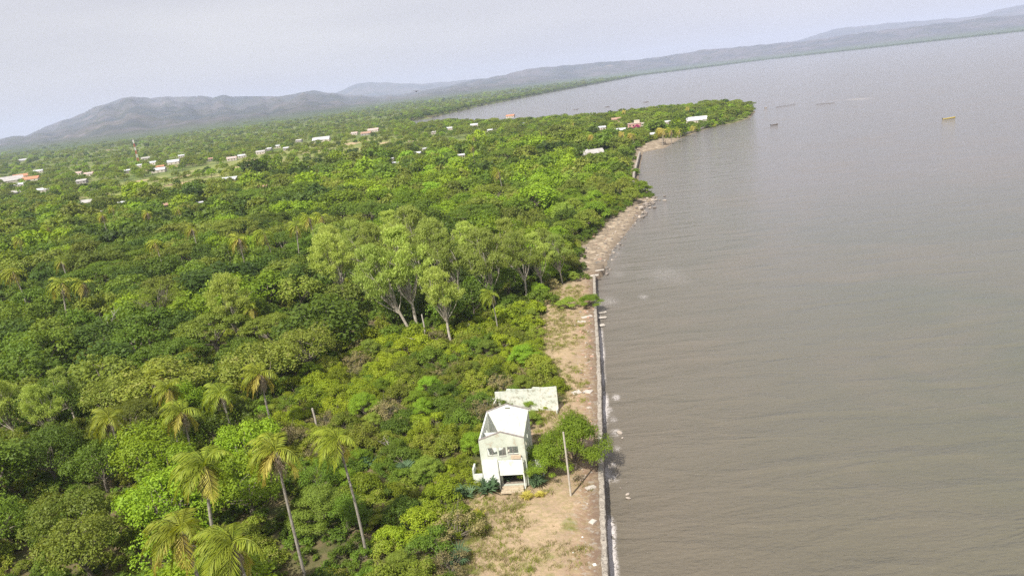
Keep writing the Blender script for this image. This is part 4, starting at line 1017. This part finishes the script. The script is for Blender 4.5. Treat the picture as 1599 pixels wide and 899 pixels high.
# ------------------------------------------------------------------ masses nobody could count: far trees and undergrowth, as point clouds of low plants
def mass(name, label, cat, P3, idx_, rot, scl_, sources, kind='stuff'):
    src = bpy.data.collections.new(name + '_source')
    for k_, me in enumerate(sources):
        o = bpy.data.objects.new('%s_kind_%02d' % (name, k_), me); src.objects.link(o)
    me = bpy.data.meshes.new(name); P3 = np.asarray(P3, np.float32); me.vertices.add(len(P3)); me.vertices.foreach_set('co', P3.ravel())
    for an, av, ty in (('pick', idx_, 'INT'), ('turn', rot, 'FLOAT'), ('size', scl_, 'FLOAT')):
        a = me.attributes.new(an, ty, 'POINT'); a.data.foreach_set('value', np.asarray(av, np.int32 if ty == 'INT' else np.float32))
    me.update(); o = link(name, me)
    ng = bpy.data.node_groups.new(name, 'GeometryNodeTree'); ng.interface.new_socket('Geometry', in_out='INPUT', socket_type='NodeSocketGeometry'); ng.interface.new_socket('Geometry', in_out='OUTPUT', socket_type='NodeSocketGeometry')
    n_ = ng.nodes; gi = n_.new('NodeGroupInput'); go = n_.new('NodeGroupOutput'); m2p = n_.new('GeometryNodeMeshToPoints'); iop = n_.new('GeometryNodeInstanceOnPoints'); ci = n_.new('GeometryNodeCollectionInfo')
    ci.inputs[0].default_value = src; ci.inputs['Separate Children'].default_value = True; ci.inputs['Reset Children'].default_value = True
    def at_(nm, ty):
        x = n_.new('GeometryNodeInputNamedAttribute'); x.data_type = ty; x.inputs[0].default_value = nm; return x.outputs[0]
    cx = n_.new('ShaderNodeCombineXYZ'); lk = ng.links.new
    lk(at_('turn', 'FLOAT'), cx.inputs[2]); lk(gi.outputs[0], m2p.inputs[0]); lk(m2p.outputs[0], iop.inputs['Points']); lk(ci.outputs[0], iop.inputs['Instance'])
    iop.inputs['Pick Instance'].default_value = True; lk(at_('pick', 'INT'), iop.inputs['Instance Index']); lk(cx.outputs[0], iop.inputs['Rotation']); lk(at_('size', 'FLOAT'), iop.inputs['Scale']); lk(iop.outputs[0], go.inputs[0])
    md = o.modifiers.new('plants', 'NODES'); md.node_group = ng
    tag(o, label, cat, None, kind); return o
def joined(look, var, lod):
    """crown and trunk of one far tree as one source mesh"""
    shape, lm = LOOK[look][:2]; k = ('#' + shape, var, lod)
    if k not in MESH: MESH[k] = build_tree(shape, var + {'dome': 0, 'umbrella': 20, 'wispy': 30, 'spreading': 40, 'feather': 50, 'shrub': 60, 'twiggy': 70}[shape], lod)
    V, Q, TV, TF = MESH[k]
    return np_mesh('far_' + look, np.concatenate([V, TV]), np.concatenate([Q, TF + len(V)]), mats=[L[lm], bark], mi=[0] * len(Q) + [1] * len(TF))
src_looks = [('bright', 0), ('bright', 1), ('mid', 2), ('mid', 3), ('dark', 4), ('olive', 0), ('tan', 1), ('umbrella', 0), ('umbrella_dark', 1), ('feather', 0), ('feather_bright', 1), ('olive', 2)]
sources1 = [joined(l_, v, 1) for l_, v in src_looks]; sources2 = [joined(l_, v, 2) for l_, v in src_looks]
looki = {}
for k_, (l_, v) in enumerate(src_looks): looki.setdefault(l_, []).append(k_)
FP, FI, FS = [], [], []
for i in rest: FP.append((P[i, 0], P[i, 1])); FI.append(random.choice(looki[looks[i]]) + (0 if dist[i] < 330 else 12)); FS.append(scl[i])
# beyond 620 m out over the plain
for (a0, a1, s0) in [(620, 1100, 9.5), (1100, 1900, 14), (1900, 3600, 25), (3600, 5600, 52)]:
    Q_ = scatter(a0, a1, s0); ok, sd = zone_ok(Q_, 4); Q_ = Q_[ok]; d_ = np.hypot(Q_[:, 0], Q_[:, 1])
    dens = fbm(Q_[:, 0] / 130, Q_[:, 1] / 130, 4, 12); keepm = (dens + rng.random(len(Q_)) * .30 > .58) | (sdist(Q_[:, 0], Q_[:, 1]) < 120) | inpoly(Q_[:, 0], Q_[:, 1], SPIT)
    keepm &= ~inpoly(Q_[:, 0], Q_[:, 1], FIELD) | (rng.random(len(Q_)) < .18)
    Q_ = Q_[keepm]; s_ = rng.uniform(.6, 1.0, len(Q_)); keepm = ~hide_house(Q_, 9 * s_, 5 * s_); Q_ = Q_[keepm]; s_ = s_[keepm]
    k_ = thin([tuple(p) for p in Q_], s0 * .8)
    for j in k_:
        FP.append(tuple(Q_[j])); FI.append(12 + int(rng.choice([0, 1, 2, 3, 4, 5, 5, 6, 6, 7, 9, 9, 10]))); FS.append(s_[j] * (1 if a0 < 1900 else (1.5 if a0 < 3000 else 2.2)))
# spit and bay shore
Q_ = scatter(480, 1400, 7, -14, 24); ok, sd = zone_ok(Q_, 2.0); Q_ = Q_[ok & (inpoly(Q_[:, 0], Q_[:, 1], SPIT) | ((sdist(Q_[:, 0], Q_[:, 1]) < 30) & (np.hypot(Q_[:, 0], Q_[:, 1]) > 620)))]
s_ = rng.uniform(.55, .9, len(Q_)); km = ~hide_house(Q_, 9 * s_, 5 * s_); Q_ = Q_[km]; s_ = s_[km]
for j in thin([tuple(p) for p in Q_], 6.0): FP.append(tuple(Q_[j])); FI.append(12 + int(rng.choice([0, 2, 3, 5, 9, 10, 9]))); FS.append(s_[j] * (1.3 if FI[-1] in (21, 22) else 1))
# far mangrove shore
bl = bay[7:]
for a, b_ in zip(bl[:-1], bl[1:]):
    a, b_ = np.array(a), np.array(b_); Ld = np.linalg.norm(b_ - a); nn = np.array([-(b_ - a)[1], (b_ - a)[0]]) / Ld
    for k_ in range(int(Ld / 11)):
        for row in range(4):
            p = a + (b_ - a) * rng.random() + nn * (3 + row * 14 + rng.uniform(0, 10))
            if sdist(np.array([p[0]]), np.array([p[1]]))[0] > 1: FP.append(tuple(p)); FI.append(12 + int(rng.choice([2, 3, 4]))); FS.append(rng.uniform(.9, 1.4))
FP = np.array(FP); ppx = pix(np.column_stack([FP, np.full(len(FP), 6.)])); v_ = (ppx[:, 2] > 0) & (ppx[:, 0] > -90) & (ppx[:, 0] < PW + 90); FP = FP[v_]; FI = np.array(FI)[v_]; FS = np.array(FS)[v_]
FZ = np.where(np.hypot(FP[:, 0], FP[:, 1]) < 1200, gz(FP[:, 0], FP[:, 1]), 1.5)
mass('distant_trees', 'unbroken far canopy of mixed green trees stretching to the foot of the hills', 'forest', np.column_stack([FP, FZ]), FI, rng.uniform(0, 6.28, len(FP)), FS, sources1 + sources2)
# undergrowth
U = scatter(34, 330, 2.3, -42, 16); ok, _ = zone_ok(U, 1.6); U = U[ok]
lx = (U[:, 0] - pA[0]) * math.cos(-ang) - (U[:, 1] - pA[1]) * math.sin(-ang); ly = (U[:, 0] - pA[0]) * math.sin(-ang) + (U[:, 1] - pA[1]) * math.cos(-ang)
U = U[~((lx > -1.2) & (lx < fw + 1.2) & (ly > -4) & (ly < dp + 5))]
U = U[thin([tuple(p) for p in U], 2.1)]
U2 = scatter(330, 640, 6, -42, 24); ok, _ = zone_ok(U2, 2); ok &= ~inpoly(U2[:, 0], U2[:, 1], FIELD) | (rng.random(len(U2)) < .25); U2 = U2[ok]; U2 = U2[thin([tuple(p) for p in U2], 5)]
ul = [('bush', 0), ('scrub', 1), ('yellow', 2), ('twiggy', 0), ('bush', 3), ('scrub', 2)]
us = [joined(l_, v, 1) for l_, v in ul]
UP = np.concatenate([U, U2]); isS = inpoly(UP[:, 0], UP[:, 1], SCRUB); ui = np.where(isS, rng.choice([0, 1, 1, 2, 2, 3, 5], len(UP)), rng.choice([0, 4, 0, 4, 1], len(UP)))
usz = np.where(isS, rng.uniform(.3, .75, len(UP)), rng.uniform(.5, 1.0, len(UP))); usz[len(U):] *= 2.0
mass('undergrowth', 'tangled low green and brown undergrowth filling the gaps between trees', 'undergrowth', np.column_stack([UP, gz(UP[:, 0], UP[:, 1])]), ui, rng.uniform(0, 6.28, len(UP)), usz, us)
# dry grass tufts on the sand
def tuft(seed, n=26):
    r = np.random.default_rng(seed); V = []
    for i in range(n):
        o = np.array([r.normal(0, .18), r.normal(0, .18), 0]); d = np.array([r.normal(0, .5), r.normal(0, .5), 1]); d /= np.linalg.norm(d); s = np.array([d[1], -d[0], 0]) + 1e-3; s /= np.linalg.norm(s); h = r.uniform(.1, .32)
        V.append([o - s * .015, o + s * .015, o + d * h + s * .004, o + d * h - s * .004])
    V = np.array(V).reshape(-1, 3); return np_mesh('tuft', V, np.arange(len(V)).reshape(-1, 4), L['dry'] if seed % 2 else L['scrub'])
G_ = scatter(40, 190, .75, -14, 12); sd = sdist(G_[:, 0], G_[:, 1]); G_ = G_[inpoly(G_[:, 0], G_[:, 1], BARE) & (sd > 1.5)]
kk = fbm(G_[:, 0] / 3.5, G_[:, 1] / 3.5, 4, 91) * .7 + .3 * np.clip(sdist(G_[:, 0], G_[:, 1]) / 9, 0, 1); G_ = G_[(kk + rng.random(len(G_)) * .2) > .66]
mass('dry_grass', 'thin dry grass tufts on the bare sandy ground', 'grass', np.column_stack([G_, gz(G_[:, 0], G_[:, 1])]), rng.integers(0, 4, len(G_)), rng.uniform(0, 6.28, len(G_)), rng.uniform(.7, 1.9, len(G_)), [tuft(i) for i in range(4)])

# ------------------------------------------------------------------ rocks, slabs, debris
rockm = simple('shore_rock', (.26, .22, .19), (.14, .12, .10), 1.5, .9, .5, 4); rockp = simple('pale_rock', (.42, .36, .30), (.28, .24, .20), 1.5, .9, .4, 4); rockr = simple('red_rubble', (.30, .17, .12), (.42, .28, .2), 2, .9, .4, 4)
def rock_mesh(seed, mat):
    r = np.random.default_rng(seed); import bmesh
    bm = bmesh.new(); bmesh.ops.create_icosphere(bm, subdivisions=2, radius=1)
    D = r.normal(0, 1, (7, 3)); D /= np.linalg.norm(D, axis=1)[:, None]; O = r.uniform(.55, .85, 7)
    for v in bm.verts:
        p = np.array(v.co)
        for d, o in zip(D, O):
            k_ = p @ d
            if k_ > o: p = p - d * (k_ - o)
        p = p * np.array([1, .8, .6]) + r.normal(0, .03, 3); v.co = p
    me = bpy.data.meshes.new('rock'); bm.to_mesh(me); bm.free(); me.materials.append(mat); return me
rm = [rock_mesh(i, rockm) for i in range(4)] + [rock_mesh(i + 9, rockp) for i in range(3)] + [rock_mesh(i + 20, rockr) for i in range(2)]
RK = []
def rock(x, y, z, s, k_, label, group, lms=None):
    o = link('rock', rm[k_], None, (x, y, z), random.uniform(0, 6.28)); o.rotation_euler[0] = random.uniform(-.4, .4); o.scale = (s * random.uniform(.8, 1.3), s, s * random.uniform(.7, 1))
    if lms: RK.append((o, ('small ' if s < .3 else 'large ' if s > .7 else '') + ('grey ' if k_ < 4 else 'tan ' if k_ < 7 else 'reddish ') + label, x, y, lms))
    return tag(o, label, 'rock', group)
def along(pts, n, spread, side=0):
    pts = [np.array(p, float) for p in pts]; out = []
    for _ in range(n):
        t = random.random() * (len(pts) - 1); i = int(t); p = pts[i] + (pts[i + 1] - pts[i]) * (t - i); out.append(p + np.array([random.gauss(side, spread), random.gauss(0, spread)]))
    return out
LA = [('its seaward tip', at(1029, 306)), ('its landward top', at(1004, 300)), ('its beach end', at(1000, 342))]
LB = [('the boulder heap', at(1004, 335)), ('the long wall end', at(930, 430)), ('the beach curve', at(962, 385)), ('the beach bushes', at(930, 365))]
LC = [('the wall-end bush', at(925, 480)), ('the house tree', at(925, 640)), ('the annex wall', at(870, 640)), ('the wall slabs', at(935, 495))]
LD = [('the bottom edge', at(930, 899)), ('the bare pole', at(891, 770)), ('the white square scrap', at(928, 876))]
for p in along([at(*q, .3)[:2] for q in [(1027, 308), (1020, 318), (1008, 328), (1000, 340)]], 66, 2.1, -1.4): rock(p[0], p[1], random.uniform(.0, .6), random.uniform(.35, 1.0), random.choice([0, 1, 2, 3, 4, 5]), 'boulder of the shore-bend heap', 'boulders heaped at the shore bend', LA)
for p in along([at(*q, .3)[:2] for q in [(1000, 340), (980, 363), (962, 385), (952, 405), (945, 428)]], 58, 1.3, -.6): rock(p[0], p[1], random.uniform(-.1, .25), random.uniform(.2, .6), random.choice([0, 1, 2, 3, 4]), 'rock on the waterline', 'rocks along the natural waterline', LB)
for p in along([at(*q, 1)[:2] for q in [(985, 330), (955, 355), (930, 385), (920, 415)]], 68, 2.8): rock(p[0], p[1], float(gz(p[0], p[1])[0]) + .05, random.uniform(.15, .55), random.choice([4, 0, 1, 7, 8, 2]), 'stone on the upper beach', 'stones on the beach', LB)
for p in along([w_ for w_ in wall_pts[2:6]], 70, 1.1, -2.2): rock(p[0], p[1], float(gz(p[0], p[1])[0]) + .03, random.uniform(.12, .42), random.choice([7, 8, 7, 8, 4, 5, 0]), 'rubble stone behind the sea wall', 'rubble behind the sea wall', LC)
for p in along([w_ for w_ in wall_pts[:3]], 14, .8, -2.4): rock(p[0], p[1], float(gz(p[0], p[1])[0]) + .02, random.uniform(.07, .18), random.choice([4, 5, 6]), 'stone on the sand strip', 'small stones on the sand strip', LD)
for (px, py, s, lb) in [(968, 675, .55, 'tan rock sticking out of the foaming water beside the feathery tree'), (972, 683, .2, 'tiny pale stone next to the tan rock in the foam'), (980, 771, .27, 'upper of two small pale stones standing in the water near the bottom'), (981, 777, .32, 'lower of two small pale stones standing in the water near the bottom')]:
    q = at(px, py, .1); rock(q[0], q[1], .1, s, 4, lb, 'rocks standing in the water')
for (px, py, s, lb) in [(979, 752, .16, 'dark stone at the seaward end of the submerged row'), (969, 761, .2, 'dark stone at the wall end of the submerged row'), (964, 729, .17, 'dark stone in the foam by the wall')]:
    q = at(px, py, .05); rock(q[0], q[1], .03, s, 1, lb, 'rocks standing in the water')
slabm = simple('broken_slab', (.52, .48, .42), (.40, .36, .31), 2, .9, .4, 6)
for (px, py, a, bb, rz, lb) in [(940, 488, 2.0, .8, .1, 'pale broken slab leaning on the sea side of the wall, farther of two'), (940, 496, 2.0, .8, .05, 'pale broken slab on the sea side of the wall, nearer of two'), (916, 492, 2.4, 1.2, .2, 'broad pale slab on the land side by the wall end bush'), (908, 500, 1.8, .7, -.2, 'narrow pale slab inland of the broad one'),
                         (936, 420, 2.4, .6, .1, 'long pale slab on the sand just above the wall end'), (928, 428, 2.2, .8, -.1, 'pale slab lying across the far end of the wall'), (940, 508, 1.2, .9, .3, 'dark block in the water under the wall slabs'), (922, 757, 1.3, .8, .4, 'grey broken slab beside the bare pole'), (925, 810, .8, .7, .8, 'grey lump of concrete against the wall below the pole'),
                         (900, 610, 1.5, 1.1, .4, 'pale flat slab in the red rubble behind the annex wall'), (918, 608, 1.2, 1.4, 1.0, 'whitish slab in the rubble nearest the wall'), (928, 876, .35, .35, .3, 'small white square scrap on the sand strip'), (895, 858, .2, .2, .5, 'tiny white scrap on the sand strip'), (909, 833, .2, .16, .2, 'tiny tan scrap on the sand strip')]:
    z_ = .25 if px > 934 and py > 480 else 2.0
    q = at(px, py, z_); b = MB(); a2, b2 = a / 2, bb / 2; hh = .09 if a > .5 else .03
    b.prism([(-a2, -hh), (a2 * .9, -hh * 1.2), (a2, hh), (a2 * .2, hh * 1.1), (-a2 * .95, hh)], -b2, b2); o = b.build('broken_slab', slabm if a > .5 else whitebright, None, .015)
    o.location = (q[0], q[1], (z_ if z_ < 1 else float(gz(q[0], q[1])[0])) + hh * .7); o.rotation_euler = (random.uniform(-.12, .12), random.uniform(-.12, .12), rz); tag(o, lb, 'slab')

# ------------------------------------------------------------------ radio mast
q = at(217, 257, 2); mt = empty('radio_mast', (q[0], q[1], 1.5))
dd = math.hypot(q[0], q[1]); Hm = 34 * dd / FPX
redm = simple('red_paint', (.50, .08, .05), (.4, .07, .05)); whm = simple('mast_white', (.75, .73, .72), (.65, .62, .6))
nseg = 7
for s in range(nseg):
    z0, z1 = Hm * s / nseg, Hm * (s + 1) / nseg; b = MB()
    wz = lambda z_: 1.5 - 1.0 * z_ / Hm
    cs = [(math.cos(a), math.sin(a)) for a in (0.3, 2.39, 4.49)]
    for i in range(3):
        a0 = cs[i]; a1 = cs[(i + 1) % 3]
        b.tube([(a0[0] * wz(z0), a0[1] * wz(z0), z0), (a0[0] * wz(z1), a0[1] * wz(z1), z1)], [.24, .24], 5)
        for k_ in range(3):
            za = z0 + (z1 - z0) * k_ / 3; zb = z0 + (z1 - z0) * (k_ + 1) / 3
            b.tube([(a0[0] * wz(za), a0[1] * wz(za), za), (a1[0] * wz(zb), a1[1] * wz(zb), zb)], [.13, .13], 4)
            b.tube([(a1[0] * wz(za), a1[1] * wz(za), za), (a0[0] * wz(zb), a0[1] * wz(zb), zb)], [.13, .13], 4)
    b.build('mast_section', redm if s % 2 else whm, mt)
b = MB(); b.tube([(.6, 0, Hm * .93), (.6, 0, Hm + 3)], [.15, .1], 5); b.box(-.9, -.6, -.3, .3, Hm - 3, Hm - .5); b.box(.7, 1.0, -.3, .3, Hm - 3, Hm - .5); b.build('antenna', whm, mt)
tag(mt, 'red and white lattice radio mast rising over the village', 'mast')

# ------------------------------------------------------------------ boats, fish barriers, bird
def boat(px, py, Lb, mat, inner, label, rz, motor=True):
    q = at(px, py, .2); e = empty('fishing_boat', (q[0], q[1], 0), rz)
    n = 14; st = []
    for i in range(n + 1):
        t = i / n; hw = (.62 * min(1, (1 - t) * 2.4) ** .6 + .02) * (Lb / 7); sheer = .48 + .42 * t ** 3; x = (t - .5) * Lb
        st.append([(x, -hw, sheer), (x, -hw * .75, .02), (x, 0, -.18), (x, hw * .75, .02), (x, hw, sheer), (x, hw * .86, sheer), (x, hw * .62, .12), (x, 0, .05), (x, -hw * .62, .12), (x, -hw * .86, sheer)])
    b = MB(); k_ = 10; b.add([p for s in st for p in s], [(i * k_ + j, i * k_ + (j + 1) % k_, (i + 1) * k_ + (j + 1) % k_, (i + 1) * k_ + j) for i in range(n) for j in range(k_)] + [tuple(range(k_))[::-1], tuple(range(n * k_, n * k_ + k_))])
    b.build('hull', mat, e, 0, True)
    for t in (.25, .5, .7):
        b = MB(); x = (t - .5) * Lb; b.box(x - .15, x + .15, -.5 * Lb / 7, .5 * Lb / 7, .38, .44); b.build('bench', inner, e)
    if motor:
        b = MB(); b.box(-Lb / 2 - .35, -Lb / 2 - .02, -.18, .18, .3, .95); b.box(-Lb / 2 - .25, -Lb / 2 - .1, -.06, .06, -.4, .3); b.build('outboard_motor', darkm, e)
    tag(e, label, 'boat', 'small fishing boats on the bay'); return e
yel = simple('yellow_paint', (.42, .33, .06), (.36, .27, .05), .5, .5); drk = simple('dark_hull', (.09, .07, .06), (.14, .11, .09))
boat(1482, 185, 8.6, yel, yel, 'bright yellow open boat alone on the open water', .12)
boat(1209, 195, 6.0, drk, wood, 'small dark open boat off the tip of the wooded spit', .2)
boat(899, 171, 8, drk, wood, 'dark boat on the bay behind the spit, inland one of three', 0, False)
boat(948, 167, 8, drk, wood, 'dark boat on the bay behind the spit, middle one of three', .1, False)
boat(1009, 159.5, 8, drk, wood, 'dark boat on the bay behind the spit, seaward one of three', .1, False)
for (a_, c_, lb) in [((1212, 168), (1242, 163), 'thin dark row of fish-trap stakes nearer the spit'), ((1274, 163.5), (1303, 161), 'thin dark row of fish-trap stakes farther out from the spit')]:
    pa, pb = at(*a_, 0), at(*c_, 0); b = MB(); n = 46
    for i in range(n):
        p = pa + (pb - pa) * i / (n - 1); j = random.uniform(-.3, .3); b.box(p[0] - .07, p[0] + .07, p[1] - .07 + j, p[1] + .07 + j, -1, random.uniform(.25, .6))
    b.tube([tuple(pa + [0, 0, .2]), tuple((pa + pb) / 2 + [0, .5, .2]), tuple(pb + [0, 0, .2])], [.06, .06, .06], 5)
    tag(b.build('fish_trap', drk), lb, 'fish trap')
q = at(1196, 168.5, .3); rock(q[0], q[1], .2, 1.6, 1, 'dark lone rock in the water off the spit tip', 'rocks standing in the water')
d_ = ray(650, 143); bp_ = np.array([0, 0, CZ]) + d_ * 170
e = empty('soaring_bird', bp_, R(60)); b = MB()
b.tube([(-.32, 0, 0), (-.2, 0, .02), (0, 0, .03), (.2, 0, .02), (.33, 0, .03), (.4, 0, .01)], [.03, .08, .1, .08, .045, .01], 8); b.build('body', darkm, e, 0, True)
for s in (-1, 1):
    b = MB(); b.add([(.15, s * .05, .05), (-.12, s * .05, .04), (.18, s * .5, .16), (-.12, s * .5, .14), (.02, s * .95, .2), (-.1, s * .9, .19)] + [(.15, s * .05, .03), (-.12, s * .05, .02), (.18, s * .5, .14), (-.12, s * .5, .12), (.02, s * .95, .19), (-.1, s * .9, .18)],
                    [(0, 1, 3, 2), (2, 3, 5, 4), (8, 9, 7, 6), (10, 11, 9, 8), (0, 2, 8, 6), (2, 4, 10, 8), (4, 5, 11, 10), (5, 3, 9, 11), (3, 1, 7, 9), (1, 0, 6, 7)]); b.build('wing', darkm, e)
b = MB(); b.add([(-.3, -.05, 0), (-.3, .05, 0), (-.55, .12, 0), (-.55, -.12, 0), (-.3, -.05, .015), (-.3, .05, .015), (-.55, .12, .015), (-.55, -.12, .015)], [(0, 1, 2, 3), (7, 6, 5, 4), (0, 4, 5, 1), (1, 5, 6, 2), (2, 6, 7, 3), (3, 7, 4, 0)]); b.build('tail', darkm, e)
tag(e, 'dark bird soaring with spread wings against the far hills', 'bird')

# ------------------------------------------------------------------ labels of the many trees and bushes
LM = [('the roofless white house', at(790, 740)), ('the bare pole', at(891, 770)), ('the white dead snag', at(192, 530)), ('the tallest white-trunked tree', at(652, 510)), ('the vivid bush on the wall end', at(921, 476)), ('the boulder heap', at(1015, 318)),
      ('the wide grey roof by the shore', at(923, 241)), ('the radio mast', at(217, 257)), ('the bottom left corner', at(0, 899)), ('the fan-leaved plants', at(610, 728)), ('the lone white-stalked palm', at(165, 735)), ('the golden palms', at(395, 430)), ('the row of three palms', at(480, 400)),
      ('the far left palm', at(20, 500)), ('the drooping pale tree', at(377, 538)), ('the airy spreading tree', at(262, 518)), ('the lowest pair of palms', at(315, 950)), ('the short palm stump', at(494, 665)), ('the slender palm by the sand', at(772, 560)), ('the broadest flat-topped tree', at(58, 395)),
      ('the pale grey gable roof', at(132, 316)), ('the red-brown roof among palms', at(257, 320)), ('the close pair of white roofs', at(615, 251)), ('the lone slim mid-canopy palm', at(778, 310)), ('the thin-crowned palm', at(540, 790)), ('the heavy-skirted palm', at(300, 720)), ('the grey slanting trunk', at(547, 476)), ('the bottom centre', at(620, 899)), ('the dead-skirted tall palm', at(415, 670))]
ORD = ['nearest', 'second nearest', 'third nearest', 'fourth nearest', 'fifth nearest', 'sixth nearest', 'seventh nearest', 'eighth nearest', 'ninth nearest', 'tenth nearest', 'eleventh nearest', 'twelfth nearest']
byp = {}
for t in NAMED: byp.setdefault(t[1], []).append(t)
for t in RK: byp.setdefault((t[1], id(t[4])), []).append(t)
for ph, ts in byp.items():
    LM_ = LM if isinstance(ph, str) else ts[0][4]; ph = ph if isinstance(ph, str) else ph[0]
    X = np.array([(t[2], t[3]) for t in ts]); D = np.stack([np.hypot(X[:, 0] - l_[1][0], X[:, 1] - l_[1][1]) for l_ in LM_], 1)
    rk = D.argsort(0).argsort(0)
    for i, t in enumerate(ts):
        k_ = int((rk[i] * 1000 + D[i]).argmin()); n_ = int(rk[i, k_]); o_ = ORD[n_] if n_ < len(ORD) else '%dth nearest' % (n_ + 1)
        t[0]['label'] = ('%s, %s to %s' if LM_ is LM or n_ == 0 else '%s, %s from %s') % (ph, o_ if not isinstance(ph, str) or LM_ is LM else o_.replace(' nearest', ''), LM_[k_][0])

# ------------------------------------------------------------------ haze
b = MB(); b.box(-17900, 17900, -17900, 17900, -6, float(GZ.max()) + 40)
m = mat_new('haze'); g = N(m)
v = g.n('VolumePrincipled', {'Color': (.68, .76, .98, 1), 'Density': 7.8e-5, 'Anisotropy': 0.0}).outputs[0]; g.n('OutputMaterial', {'Volume': v})
tag(b.build('haze', m), kind='stuff')
print('trees', len(order), 'named', len(NAMED), 'far', len(FP), 'under', len(UP), 'bush', len(Pb), 'grass', len(G_), 'maxmt', MT.max())
